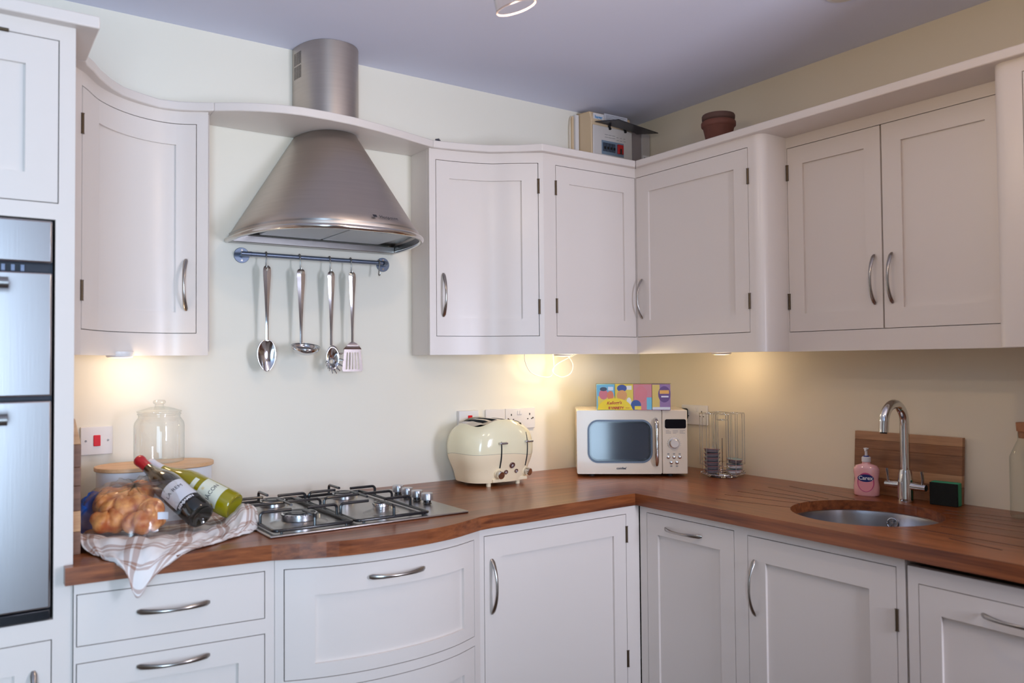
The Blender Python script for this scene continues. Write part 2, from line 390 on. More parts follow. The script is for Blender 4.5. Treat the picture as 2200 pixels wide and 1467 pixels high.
CR = [(-1.168, -.160), (-1.12, -.168), (-1.047, -.186), (-.96, -.215), (-.876, -.273), (-.806, -.340), (-.336, -.340)]
o = MB().prism([(-1.1678, -.001)]+CR+[(-.001, -.001)], ZT, CT).obj('cornice_board', PAINT, bevel=.003); tag(o, 'pale cornice board with a hollow curve, right of the hood as far as the corner', 'cornice')
o = MB().prism([(-.0012, -.0015), (-.335, -.3405), (-.338, -2.2), (-.0012, -2.2)], ZT, CT).obj('cornice_board', PAINT, bevel=.003); tag(o, 'long straight pale cornice board over the cabinets above the sink', 'cornice')
# oven housing
FH = Face('A', .615)
c = thing('oven_housing', 'tall pale painted oven housing cabinet at the left edge', 'cabinet', (-2.7, 0, 0))
HX0, HX1 = -3.03, -2.372
face_frame(c, FH, HX0, HX1, .0, ZT, [(HX0+.04, -2.405, 1.727, 2.106), (HX0+.04, -2.411, .782, 1.69), (HX0+.04, -2.413, .16, .738)])
b = MB(); b.box(HX0, -.595, 0, HX0+.018, -.001, ZT).box(HX1-.018, -.595, 0, HX1, -.001, ZT).box(HX0, -.59, 1.70, HX1, -.001, 1.715).box(HX0, -.59, .75, HX1, -.001, .77).box(HX0+.02, -.02, .0, HX1-.02, -.001, ZT); b.obj('carcass', PAINT, c)
door(c, FH, HX0+.04, -2.405, 1.727, 2.106, n=1, panel=(HX0+.11, -2.472))
b = MB(); b.cyl((-2.56, -.617, 2.1065), (-2.505, -.617, 2.1065), .0042, 10); b.obj('hinge', HINGE, c)
door(c, FH, HX0+.04, -2.413, .16, .738, panel=(HX0+.11, -2.485), handle=('v', -2.449, .595))
o = MB().prism([(HX0-.02, -.001), (HX0-.02, -.645), (-2.325, -.645), (-2.325, -.401), (-2.3605, -.401), (-2.3605, -.001)], ZT, CT+.002).obj('cornice_board', PAINT, bevel=.003); tag(o, 'pale cornice board crowning the tall oven housing', 'cornice')
# ------------------------------------------------------------------ oven
ov = thing('double_oven', 'built-in brushed steel double oven with two horizontal bar handles', 'oven', (-2.7, -.6, .8))
OX0, OX1 = HX0+.045, -2.418
MB().box(OX0-.003, -.600, .784, OX1+.003, -.05, 1.688).obj('oven_body', mat('oven_cavity', (20, 26, 44), .5), ov)
MB().box(OX0, -.628, 1.588, OX1, -.601, 1.684).obj('control_panel', OVENM, ov, bevel=.004)
for z0, z1, hz in ((1.287, 1.566, 1.536), (.812, 1.277, 1.240)):
    d = MB().box(OX0, -.628, z0, OX1, -.601, z1).obj('oven_door', OVENM, ov, bevel=.004)
    b = MB(); b.cyl((OX0+.07, -.672, hz), (-2.505, -.672, hz), .0125, 20)
    for x in (OX0+.11, -2.545): b.cyl((x, -.672, hz), (x, -.628, hz), .007, 12)
    b.obj('bar_handle', STEEL, d)
b = MB()
for k in range(26):
    x = -2.475-.0185*k
    if x > OX0+.02: b.box(x-.0035, -.612, 1.569, x+.0035, -.6005, 1.583)
b.obj('vent_fin', mat('vent_grey', (120, 135, 165), .4), ov)
MB().box(OX0, -.622, .786, OX1, -.601, .808).obj('bottom_trim', BLACK, ov, bevel=.002)
# ------------------------------------------------------------------ base cabinets
FZ = .858
c = thing('drawer_unit', 'pale base drawer unit under the tea towel, beside the oven housing', 'cabinet', (-2.15, 0, 0))
FD = Face('A', lambda u: .622+(u+2.391)*.115)
face_frame(c, FD, HX1+.001, -1.925, .1, FZ, [(-2.366, -1.948, .712, .832), (-2.366, -1.948, .36, .675), (-2.366, -1.948, .14, .325)])
MB().box(-2.368, -.59, .1, -1.93, -.001, FZ).obj('carcass', PAINT, c)
door(c, FD, -2.366, -1.948, .712, .832, shaker=False, name='drawer', handle=('h', -2.16, .774, .162))
door(c, FD, -2.366, -1.948, .36, .675, name='drawer', handle=('h', -2.16, .646, .162), rw=.06)
door(c, FD, -2.366, -1.948, .14, .325, name='drawer')
c = thing('drawer_unit', 'bow-fronted pale base drawer unit under the hob', 'cabinet', (-1.6, 0, 0))
gH = lambda u: pl([(-1.925, .678), (-1.85, .708), (-1.775, .730), (-1.69, .744), (-1.6, .748), (-1.51, .742), (-1.42, .722), (-1.36, .698), (-1.305, .672)], u)
FHB = Face('A', gH)
face_frame(c, FHB, -1.925, -1.305, .1, FZ, [(-1.905, -1.332, .548, .832), (-1.905, -1.332, .2, .522)], 24)
MB().box(-1.92, -.62, .1, -1.31, -.001, FZ).obj('carcass', PAINT, c)
door(c, FHB, -1.905, -1.332, .548, .832, n=24, name='drawer', panel=(-1.832, -1.382), rw=.069, rwb=.036, handle=('h', -1.615, .793, .165))
door(c, FHB, -1.905, -1.332, .2, .522, n=24, name='drawer', panel=(-1.832, -1.382), rw=.065)
c = thing('base_cabinet', 'pale base cabinet with one wide door, between the bow-fronted drawers and the corner', 'cabinet', (-.98, 0, 0))
FBA = Face('A', lambda u: .672-(u+1.305)*.012)
face_frame(c, FBA, -1.305, -.648, .1, FZ, [(-1.29, -.708, .15, .834)])
MB().box(-1.3, -.63, .1, -.66, -.001, FZ).obj('carcass', PAINT, c)
door(c, FBA, -1.29, -.708, .15, .834, panel=(-1.226, -.765), rw=.066, handle=('v', -1.262, .68, .165), hinges=[(-.708, .765), (-.708, .345)])
FBB = Face('B', .646)
c = thing('base_cabinet', 'narrow pale base cabinet with a horizontal handle, right beside the corner', 'cabinet', (0, -.9, 0))
face_frame(c, FBB, .668, 1.10, .1, FZ, [(.70, 1.077, .15, .838)])
MB().box(-.62, -1.098, .1, -.001, -.70, FZ).obj('carcass', PAINT, c)
door(c, FBB, .70, 1.077, .15, .838, panel=(.752, 1.02), rw=.067, handle=('h', .868, .797, .162))
c = thing('base_cabinet', 'pale base cabinet with a single door, under the round sink', 'cabinet', (0, -1.35, 0))
face_frame(c, FBB, 1.10, 1.612, .1, FZ, [(1.126, 1.59, .15, .833)])
b = MB(); b.box(-.62, -1.12, .1, -.001, -1.102, FZ).box(-.62, -1.61, .1, -.001, -1.592, FZ).box(-.62, -1.592, .1, -.001, -1.12, .118); b.obj('carcass', PAINT, c)
door(c, FBB, 1.126, 1.59, .15, .833, panel=(1.19, 1.515), rw=.07, handle=('v', 1.152, .682, .165), hinges=[(1.59, .70), (1.59, .3)])
c = thing('appliance_front', 'pale panelled front of a built-in appliance at the lower right edge', 'cabinet', (0, -1.9, 0))
face_frame(c, FBB, 1.619, 2.2, .1, .842, [(1.645, 2.17, .12, .803)])
door(c, FBB, 1.645, 2.17, .12, .803, panel=(1.70, 2.11), rw=.065, handle=('h', 1.875, .765, .162))
MB().box(-.60, -2.2, .05, -.001, -1.622, .835).obj('appliance_body', mat('appliance_grey', (110, 105, 98), .5), c)
c = thing('cabinet_blocker', 'tall pale painted cupboard added out of view to shade the right-hand run', 'cabinet', (0, -2.55, 0))  # added unseen cupboard, keeps window light off the right-hand cabinets
FT = Face('B', .63)
face_frame(c, FT, 2.202, 2.95, .1, 2.2, [(2.24, 2.91, .15, 2.12)])
MB().box(-.61, -2.95, .1, -.001, -2.202, 2.2).obj('carcass', PAINT, c)
door(c, FT, 2.24, 2.91, .15, 2.12, handle=('v', 2.28, 1.1))
blocker = thing('island_blocker', 'pale painted island block with a hardwood top, added out of view to shade the lower right', 'island', (-1.25, -2.75, 0))  # out-of-view block added to cut daylight reaching the lower right fronts
MB().box(-1.66, -3.02, .06, -.86, -2.46, .88).obj('blocker_body', PAINT, blocker, bevel=.003); MB().box(-1.70, -3.06, .881, -.82, -2.42, .915).obj('blocker_top', wood('blocker_wood', (96, 48, 24), (150, 90, 52), 'x', .35), blocker, bevel=.004)
# plinths
o = MB().box(HX1, -.56, 0, -.6, -.54, .099).box(-.60, -2.2, 0, -.585, -.56, .045).obj('plinth', PAINT); tag(o, 'pale plinth board along the foot of the base cabinets', 'plinth')
# ------------------------------------------------------------------ worktop
WOODX = None
def worktop_mat():
    m = bpy.data.materials.new('varnished_hardwood'); m.use_nodes = True; n = m.node_tree.nodes; l = m.node_tree.links; b = n['Principled BSDF']
    tc = n.new('ShaderNodeTexCoord'); sx = n.new('ShaderNodeSeparateXYZ'); l.new(tc.outputs['Object'], sx.inputs[0])
    outs = []
    for sc in ((1.3, 34, 34), (34, 1.3, 34)):
        mp = n.new('ShaderNodeMapping'); mp.inputs['Scale'].default_value = sc; l.new(tc.outputs['Object'], mp.inputs[0])
        t = n.new('ShaderNodeTexNoise'); t.inputs['Scale'].default_value = 2.4; t.inputs['Detail'].default_value = 9; t.inputs['Roughness'].default_value = .6; t.inputs['Distortion'].default_value = .2; l.new(mp.outputs[0], t.inputs[0]); outs.append(t)
    # the grain turns the corner at the mitre
    d = n.new('ShaderNodeMath'); d.operation = 'SUBTRACT'; l.new(sx.outputs[1], d.inputs[0]); l.new(sx.outputs[0], d.inputs[1])
    g = n.new('ShaderNodeMath'); g.operation = 'GREATER_THAN'; l.new(d.outputs[0], g.inputs[0]); g.inputs[1].default_value = 0
    mx = n.new('ShaderNodeMix'); l.new(g.outputs[0], mx.inputs[0]); l.new(outs[1].outputs['Fac'], mx.inputs[2]); l.new(outs[0].outputs['Fac'], mx.inputs[3])
    big = n.new('ShaderNodeTexNoise'); big.inputs['Scale'].default_value = 3; l.new(tc.outputs['Object'], big.inputs[0])
    ad = n.new('ShaderNodeMath'); ad.operation = 'MULTIPLY_ADD'; l.new(big.outputs['Fac'], ad.inputs[0]); ad.inputs[1].default_value = .18; l.new(mx.outputs[0], ad.inputs[2])
    r = n.new('ShaderNodeValToRGB'); e = r.color_ramp.elements; e[0].position = .38; e[1].position = .82; e[0].color = lin((92, 42, 18)); e[1].color = lin((160, 92, 50))
    l.new(ad.outputs[0], r.inputs[0]); l.new(r.outputs[0], b.inputs['Base Color']); b.inputs['Roughness'].default_value = .3
    b.inputs['Coat Weight'].default_value = .12; b.inputs['Coat Roughness'].default_value = .12
    bp = n.new('ShaderNodeBump'); bp.inputs['Strength'].default_value = .1; bp.inputs['Distance'].default_value = .001; l.new(mx.outputs[0], bp.inputs['Height']); l.new(bp.outputs[0], b.inputs['Normal'])
    return m
WT = worktop_mat()
bowp = [(-1.938, .693), (-1.86, .728), (-1.781, .755), (-1.69, .768), (-1.604, .771), (-1.52, .766), (-1.435, .748), (-1.37, .722), (-1.317, .700)]
edge = [(-2.391, -.648), (-2.2, -.662), (-2.073, -.676), (-1.975, -.688), (-1.938, -.693)]
for i in range(1, 21):
    x = -1.938+(-1.317+1.938)*i/20; edge.append((x, -pl(bowp, x)))
edge += [(-1.27, -.693), (-1.1, -.690), (-.668, -.668), (-.668, -1.0), (-.668, -2.2)]
poly = edge+[(-.0008, -2.2), (-.0008, -.0008), (-2.370, -.0008), (-2.370, -.617), (-2.391, -.617)]
top = MB().prism(poly, .86, .9).obj('worktop', WT, smooth=False)
SC = (-.365, -1.335); SR = .212
cut = MB().lathe([(SR, .84), (SR, .91)], 64, (SC[0], SC[1], 0)).obj('cut', WT, smooth=False)
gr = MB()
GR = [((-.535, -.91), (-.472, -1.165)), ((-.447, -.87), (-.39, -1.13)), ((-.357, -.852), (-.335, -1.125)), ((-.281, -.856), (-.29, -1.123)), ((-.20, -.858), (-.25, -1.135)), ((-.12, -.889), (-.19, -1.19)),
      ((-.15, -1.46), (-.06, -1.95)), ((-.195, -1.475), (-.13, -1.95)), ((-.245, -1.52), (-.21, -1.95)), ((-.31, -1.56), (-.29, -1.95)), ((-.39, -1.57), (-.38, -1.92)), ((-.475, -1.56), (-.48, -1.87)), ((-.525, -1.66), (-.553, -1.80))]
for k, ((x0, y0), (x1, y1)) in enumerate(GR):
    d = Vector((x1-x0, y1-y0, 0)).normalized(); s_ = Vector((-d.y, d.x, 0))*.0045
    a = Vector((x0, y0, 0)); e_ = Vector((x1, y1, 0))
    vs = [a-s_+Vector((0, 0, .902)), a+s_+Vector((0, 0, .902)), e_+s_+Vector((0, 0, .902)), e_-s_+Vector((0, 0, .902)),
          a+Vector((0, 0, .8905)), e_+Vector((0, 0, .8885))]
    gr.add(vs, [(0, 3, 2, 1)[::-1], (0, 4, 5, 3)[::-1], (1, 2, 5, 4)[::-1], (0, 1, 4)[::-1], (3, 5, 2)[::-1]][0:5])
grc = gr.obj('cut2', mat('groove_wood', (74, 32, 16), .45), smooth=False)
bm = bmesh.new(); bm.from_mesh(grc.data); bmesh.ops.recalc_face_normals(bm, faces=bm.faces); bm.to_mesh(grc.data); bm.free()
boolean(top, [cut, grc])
bv = top.modifiers.new('bevel', 'BEVEL'); bv.width = .006; bv.segments = 3; bv.limit_method = 'ANGLE'; bv.angle_limit = 1.3
tag(top, 'reddish-brown varnished hardwood worktop running round the corner', 'worktop')
# sink
sk = thing('sink', 'round brushed steel sink bowl set under the wooden worktop', 'sink', (SC[0], SC[1], .7))
b = MB(); prof = [(SR-.0006, .864), (SR-.0008, .869), (SR-.004, .8675), (SR-.007, .855), (SR-.010, .80), (SR-.024, .735), (SR-.06, .712), (.05, .706), (.02, .703)]
b.openlathe(prof, 64, (SC[0], SC[1], 0)); 
o = b.obj('bowl', mat('sink_steel', (175, 178, 185), .28, 1), sk); o.modifiers.new('s', 'SOLIDIFY').thickness = -.001
MB().lathe([(.042, .707), (.045, .710), (.02, .711), (.001, .707)], 32, (SC[0], SC[1], 0)).obj('drain', CHROME, sk)
# overflow on the bowl wall
a = math.radians(9); oc = Vector((SC[0]+(SR-.010)*math.cos(a), SC[1]+(SR-.010)*math.sin(a), .838)); on = Vector((-math.cos(a), -math.sin(a), .1)).normalized()
b = MB(); s1 = Vector((0, 0, 1)).cross(on).normalized(); s2 = on.cross(s1)
b.tube([oc+on*.003+(s1*math.cos(t)+s2*math.sin(t))*.016 for t in [2*PI*i/24 for i in range(24)]], .0022, 8, closed=True)
for t in (0, PI/3, 2*PI/3): b.cyl(oc+on*.003-(s1*math.cos(t)+s2*math.sin(t))*.015, oc+on*.003+(s1*math.cos(t)+s2*math.sin(t))*.015, .0015, 6)
b.obj('overflow', CHROME, sk)
# tap
tp = thing('mixer_tap', 'chrome swan-neck mixer tap with two lever handles behind the sink', 'tap', (-.106, -1.314, .9))
b = MB(); cx, cy = -.106, -1.314
b.lathe([(.0235, .9), (.0245, .905), (.0235, .912), (.0235, .965), (.0200, .992), (.018, 1.000), (.0175, 1.003)], 28, (cx, cy, 0)); b.obj('tap_body', CHROME, tp)
pts = [(cx, cy, 1.0), (cx, cy, 1.05), (cx, cy, 1.10), (cx, cy, 1.14)]
for i in range(1, 17):
    a = PI*i/16*.97; pts.append((cx-.058+.058*math.cos(a), cy, 1.152+.061*math.sin(a)))
l_ = pts[-1]; pts.append((l_[0]-.003, cy, l_[2]-.03))
MB().tube(pts, .0145, 20).obj('spout', CHROME, tp)
b = MB().cyl((pts[-1][0], cy, pts[-1][2]), (pts[-1][0]-.0004, cy, pts[-1][2]-.004), .0105, 16); b.obj('aerator', RUBBER, tp)
for s_ in (1, -1):
    h = MB().tube([(cx, cy+s_*.018, .953), (cx, cy+s_*.04, .952), (cx, cy+s_*.066, .9515)], [.0135, .0115, .0105], 18).obj('valve_arm', CHROME, tp)
    MB().tube([(cx-.002, cy+s_*.056, .958), (cx-.003, cy+s_*.057, .98), (cx-.008, cy+s_*.057, 1.004)], [.0042, .0042, .0052], 12).obj('lever', CHROME, h)
# ------------------------------------------------------------------ hood
def dpts(cx, a, d, n, e=2.3, flat=0):
    out = []
    for i in range(n+1):
        t = PI*i/n; cs, sn = math.cos(t), math.sin(t)
        x = -abs(cs)**(2/e)*(1 if cs > 0 else -1); y = abs(sn)**(2/e)
        out.append((cx+a*x, -.002-d*y))
    return out
hd = thing('cooker_hood', 'brushed steel cooker hood with a flared cone and rounded chimney duct', 'hood', (-1.56, 0, 1.76))
HB, HT_ = 1.76, ZT-.001
N = 48; lo = dpts(-1.562, .300, .46, N, 2.75); hi = dpts(-1.532, .103, .175, N, 2.3)
b = MB(); K = 8
b.grid(lambda u, v: (lo[round(u*N)][0]*(1-v)+hi[round(u*N)][0]*v, lo[round(u*N)][1]*(1-v)+hi[round(u*N)][1]*v, HB+.012+(HT_-HB-.012)*v), N, K)
o = b.obj('cone', HOODM, hd, ang=1.2)
o.modifiers.new('s', 'SOLIDIFY').thickness = .0012
rim = [(p[0], p[1], HB+.006) for p in lo]
MB().tube(rim, .0085, 12).obj('rim', mat('rim_steel', (205, 200, 195), .16, 1), hd)
inn = dpts(-1.562, .285, .435, N, 2.75)
MB().prism([(p[0], p[1]) for p in inn], HB+.03, HB+.034).obj('underside_panel', STEEL, hd)
ri = dpts(-1.562, .2925, .450, N, 2.75)
b = MB(); b.grid(lambda u, v: (ri[round(u*N)][0], ri[round(u*N)][1], HB+.004+.026*v), N, 1); b.obj('inner_lip', STEEL, hd, ang=1.2)
FILT = mat('filter_mesh', (190, 195, 200), .5, .6, bump=.6, bscale=900)
for x0, x1 in ((-1.775, -1.565), (-1.557, -1.347)):
    f = MB().box(x0, -.36, HB+.022, x1, -.07, HB+.03).obj('grease_filter', FILT, hd, bevel=.002)
    MB().box((x0+x1)/2-.03, -.335, HB+.0205, (x0+x1)/2+.03, -.325, HB+.0222).obj('filter_latch', BLACK, f)
MB().box(-1.855, -.045, HB-.002, -1.27, -.003, HB+.022).obj('back_bar', STEEL, hd, bevel=.002)
b = MB()
for k in range(5): b.cyl((-1.53+.02*k, -.405+.004*k, HB+.026), (-1.53+.02*k, -.405+.004*k, HB+.03), .005, 12)
b.box(-1.54, -.425, HB+.0275, -1.42, -.38, HB+.0302); b.obj('control_button', mat('button_grey', (150, 150, 160), .4), hd)
# duct above the shelf
N2 = 36; du = dpts(-1.530, .109, .17, N2, 2.35)
b = MB(); b.grid(lambda u, v: (du[round(u*N2)][0], du[round(u*N2)][1], CT+.001+(CZ-CT-.002)*v), N2, 1)
du_o = b.obj('duct', HOODM, hd, ang=1.2)
b = MB()
for k in range(6):
    for z0 in (2.335, 2.383):
        q = 1.2+k*.55; i = int(q); t = q-i
        p = Vector((du[i][0]*(1-t)+du[i+1][0]*t, du[i][1]*(1-t)+du[i+1][1]*t, 0)); p2 = Vector((du[i+1][0]-du[i][0], du[i+1][1]-du[i][1], 0)).normalized()
        nn = Vector((p2.y, -p2.x, 0)); nn = nn if nn.x < 0 else -nn
        a, c_ = p-p2*.0013, p+p2*.0013
        b.add([a+nn*.0006+Vector((0, 0, z0)), c_+nn*.0006+Vector((0, 0, z0)), c_+nn*.0006+Vector((0, 0, z0+.043)), a+nn*.0006+Vector((0, 0, z0+.043)),
               a-nn*.001+Vector((0, 0, z0)), c_-nn*.001+Vector((0, 0, z0)), c_-nn*.001+Vector((0, 0, z0+.043)), a-nn*.001+Vector((0, 0, z0+.043))],
              [(0, 1, 2, 3), (4, 7, 6, 5), (0, 4, 5, 1), (1, 5, 6, 2), (2, 6, 7, 3), (3, 7, 4, 0)])
b.obj('vent_slot', DARK, du_o)
# logo lettering on the cone
def cone_pt(u, v):
    i = u*N; k = min(int(i), N-1); t = i-k
    L_ = Vector((*lo[k], HB+.012)).lerp(Vector((*lo[k+1], HB+.012)), t); H_ = Vector((*hi[k], HT_)).lerp(Vector((*hi[k+1], HT_)), t); return L_.lerp(H_, v)
p = cone_pt(.60-.045, .10); px_ = (cone_pt(.575, .10)-cone_pt(.535, .10)).normalized(); py_ = (cone_pt(.555, .2)-cone_pt(.555, .1)).normalized(); nz_ = px_.cross(py_).normalized()
M_ = frame(p+nz_*.0042-hd.location, px_, py_)
LOGO = mat('logo_black', (30, 30, 36), .5)
text('logo_lettering', 'Hotpoint', .017, M_, LOGO, hd, spacing=1.1)
M2 = frame(p+nz_*.0042-px_*.052-hd.location, px_, py_); b = MB().box(-.007, -.005, 0, .007, .005, .0004); b.xf(M2); b.obj('logo_square', LOGO, hd, local=True)
# ------------------------------------------------------------------ rail, hooks, utensils
rl = thing('utensil_rail', 'grey metal rail with round wall flanges, below the cooker hood', 'rail', (-1.55, 0, 1.72))
RAIL = mat('rail_grey', (112, 122, 140), .35, .7)
RY, RZ = -.048, 1.7195
MB().tube([(-1.828, RY, RZ), (-1.32, RY, RZ)], .0075, 16).obj('bar', RAIL, rl)
for x in (-1.813, -1.297):
    f = MB().cyl((x, -.0005, RZ), (x, -.004, RZ), .026, 28).obj('flange', RAIL, rl, bevel=.001)
    sgn = 1 if x < -1.5 else -1
    MB().tube([(x, -.004, RZ), (x, -.03, RZ), (x+sgn*.006, -.042, RZ), (x+sgn*.02, -.048, RZ)] if True else [], .0085, 14).obj('standoff', RAIL, f)
    for dz in (-.017, .017): MB().cyl((x, -.004, RZ+dz), (x, -.0055, RZ+dz), .0038, 12).obj('screw', SATIN, f)
def hook(x, label, tilt=0, sc=1):
    b = MB(); pts = []
    for i in range(9):
        a = PI*i/8; pts.append((0, -.0105*math.cos(a)*-1 if False else .0105*math.cos(a), .0105*math.sin(a)))
    pts.append((0, -.0105, -.02)); pts.append((0, -.0105, -.042*sc))
    for i in range(1, 8):
        a = PI*i/8; pts.append((0, -.0105-.006+.006*math.cos(a), -.042*sc-.006*math.sin(a)))
    pts.append((0, -.0225, -.038*sc))
    b.tube(pts, .0022, 8)
    b.xf(Matrix.Translation((x, RY, RZ)) @ Matrix.Rotation(tilt, 4, 'Y'))
    o = b.obj('s_hook', SATIN); return tag(o, label, 'hook', 'hooks on the utensil rail')
UX = [-1.747, -1.632, -1.524, -1.4455]
hook(UX[0], 'steel hook holding the solid serving spoon', .08); hook(UX[1], 'steel hook holding the soup ladle', .0); hook(UX[2], 'steel hook holding the spaghetti server', .03); hook(UX[3], 'steel hook holding the slotted turner', .02)
hook(-1.336, 'empty steel hook at the right end of the utensil rail', .1)
def handle_blade(b, x, zt, zb, y, w0=.013, w1=.0045, th=.0022, y1=None):
    """tapered flat handle with a hanging eye"""
    y1 = y if y1 is None else y1
    n = 16; ezt, ezb = zt-.004, zt-.020
    def wid(z):
        t = (zt-z)/(zt-zb)
        return pl([(0, .004), (.02, w0*.8), (.06, w0*.98), (.12, w0), (.4, w0*.66), (.8, w1), (1, w1)], t)/1.0
    zs = [zt, zt-.002, zt-.004]+[zt-.004-.016*i/4 for i in range(1, 5)]+[zt-.02-(zt-.02-zb)*i/n for i in range(1, n+1)]
    def yy(z): return y+(y1-y)*(zt-z)/(zt-zb)
    for s_ in (-1, 1):
        vs = []; fs = []
        for z in zs:
            e = 0
            if ezb < z < ezt: e = .0038*math.sin(PI*(ezt-z)/(ezt-ezb))**.6
            w_ = wid(z)
            vs += [(x+s_*e, yy(z)-th, z), (x+s_*w_, yy(z)-th*.4, z), (x+s_*w_, yy(z)+th*.4, z), (x+s_*e, yy(z)+th, z)]
        for i in range(len(zs)-1):
            a, c_ = i*4, i*4+4
            q = [(a+k, a+(k+1) % 4, c_+(k+1) % 4, c_+k) for k in range(4)]
            fs += q if s_ > 0 else [f[::-1] for f in q]
        fs += [(0, 3, 2, 1) if s_ > 0 else (0, 1, 2, 3), tuple(len(vs)-4+k for k in ((0, 1, 2, 3) if s_ > 0 else (3, 2, 1, 0)))]
        b.add(vs, fs)
UY = -.065; USTEEL = mat('utensil_steel', (205, 205, 208), .12, 1)
ZH = 1.683
t = thing('serving_spoon', 'polished steel solid serving spoon, leftmost utensil on the rail', 'spoon', (UX[0], UY, 1.5), group='steel utensils hanging from the rail')
b = MB(); handle_blade(b, UX[0]-.001, ZH, 1.435, UY); b.obj('handle', USTEEL, t, ang=.9)
b = MB()
def spoonb(u, v):
    q = v; hw = .033*math.sin(PI*min(1, q**.85))**.5 if 0 < q < 1 else .003; z = 1.437-.106*q; s_ = (2*u-1)
    return (UX[0]-.001+hw*s_, UY-.001+.010*math.sin(PI*q)*(1-s_*s_)+.003, z)
b.grid(spoonb, 14, 20); o = b.obj('spoon_bowl', USTEEL, t, ang=1.5); o.modifiers.new('s', 'SOLIDIFY').thickness = .0015
t = thing('ladle', 'polished steel soup ladle, second utensil from the left on the rail', 'ladle', (UX[1], UY, 1.5), group='steel utensils hanging from the rail')
b = MB(); handle_blade(b, UX[1]+.0, ZH-.004, 1.422, UY, .0145); b.obj('handle', USTEEL, t, ang=.9)
b = MB(); R_ = .047; zc = 1.424; yc = UY-R_+.003; i0_ = 0
b.openlathe([(max(.0005, R_*math.sin(PI/2*i/10)), -R_*.62*math.cos(PI/2*i/10)) for i in range(11)], 36, (UX[1], yc, zc)); b.openlathe([(R_, 0), (R_+.0015, .0008)], 36, (UX[1], yc, zc)); b.xf(Matrix.Translation((UX[1], UY, zc)) @ Matrix.Rotation(math.radians(14), 4, 'X') @ Matrix.Translation((-UX[1], -UY, -zc)))
o = b.obj('ladle_bowl', USTEEL, t, ang=1.5); o.modifiers.new('s', 'SOLIDIFY').thickness = .0014
t = thing('spaghetti_server', 'polished steel toothed spaghetti server with a round hole, third on the rail', 'pasta server', (UX[2], UY, 1.5), group='steel utensils hanging from the rail')
b = MB(); handle_blade(b, UX[2], ZH-.006, 1.418, UY); b.obj('handle', USTEEL, t, ang=.9)
b = MB()
def sv(u, v):
    a = 2*PI*u; r0, r1 = .0065, 1; rx = .0065+(.0245-.0065)*v; rz = .0065+(.043-.0065)*v
    x = rx*math.cos(a); z = rz*math.sin(a); cz = 1.362+.013*v
    return (UX[2]+x, UY-.014+.014*(1-v)**1.5 - .0*v, cz+z)
b.grid(sv, 36, 6, wrapu=True); 
for a_ in [-150, -126, -104, -80, -56, -32, -8, 18, 198, 222-30*0-0.0]:
    a = math.radians(a_); p0 = Vector((UX[2]+.023*math.cos(a), UY-.014, 1.375+.041*math.sin(a))); d = Vector((math.cos(a)*.6, -.9, math.sin(a)*.75))
    b.tube([p0, p0+d*.008, p0+d*.017+Vector((0, -.002, 0))], [.0042, .0034, .0022], 8, flat=[.0015]*3)
o = b.obj('toothed_bowl', USTEEL, t, ang=1.2); o.modifiers.new('s', 'SOLIDIFY').thickness = .0012
t = thing('slotted_turner', 'polished steel slotted turner, rightmost utensil on the rail', 'spatula', (UX[3], UY, 1.5), group='steel utensils hanging from the rail')
b = MB(); handle_blade(b, UX[3], ZH-.004, 1.428, UY); b.obj('handle', USTEEL, t, ang=.9)
b = MB(); zt_, zb_ = 1.405, 1.327; x = UX[3]
def hw(z): return pl([(1.327, .0355), (1.334, .0385), (1.37, .035), (1.405, .0305)], z)
# blade as bars between five slots
ns = 5; slots = [(-.0165+.0083*k) for k in range(ns)]; sw_ = .0046
def bar(xa, xb, z0, z1):
    for (za, zb2) in [(z0, z1)]:
        s0, s1 = hw(za)/.0275, hw(zb2)/.0275
        b.add([(x+xa*s0, UY-.0006, za), (x+xb*s0, UY-.0006, za), (x+xb*s1, UY-.0006, zb2), (x+xa*s1, UY-.0006, zb2), (x+xa*s0, UY+.0006, za), (x+xb*s0, UY+.0006, za), (x+xb*s1, UY+.0006, zb2), (x+xa*s1, UY+.0006, zb2)],
              [(0, 1, 2, 3), (4, 7, 6, 5), (0, 4, 5, 1), (1, 5, 6, 2), (2, 6, 7, 3), (3, 7, 4, 0)])
bar(-.0275, .0275, zb_, 1.3345); bar(-.0275, .0275, 1.394, zt_)
ed = [-.0275]
for s0 in slots: ed += [s0-sw_/2, s0+sw_/2]
ed += [.0275]
for i in range(0, len(ed), 2): bar(ed[i], ed[i+1], 1.3345, 1.394)
b.grid(lambda u, v: (x+(2*u-1)*(.0305*(1-v)**.7+.004), UY-.004*math.sin(PI*v), 1.405+.027*v), 8, 5)
o = b.obj('slotted_blade', mat('blade_steel', (190, 180, 178), .25, 1), t, ang=.8)
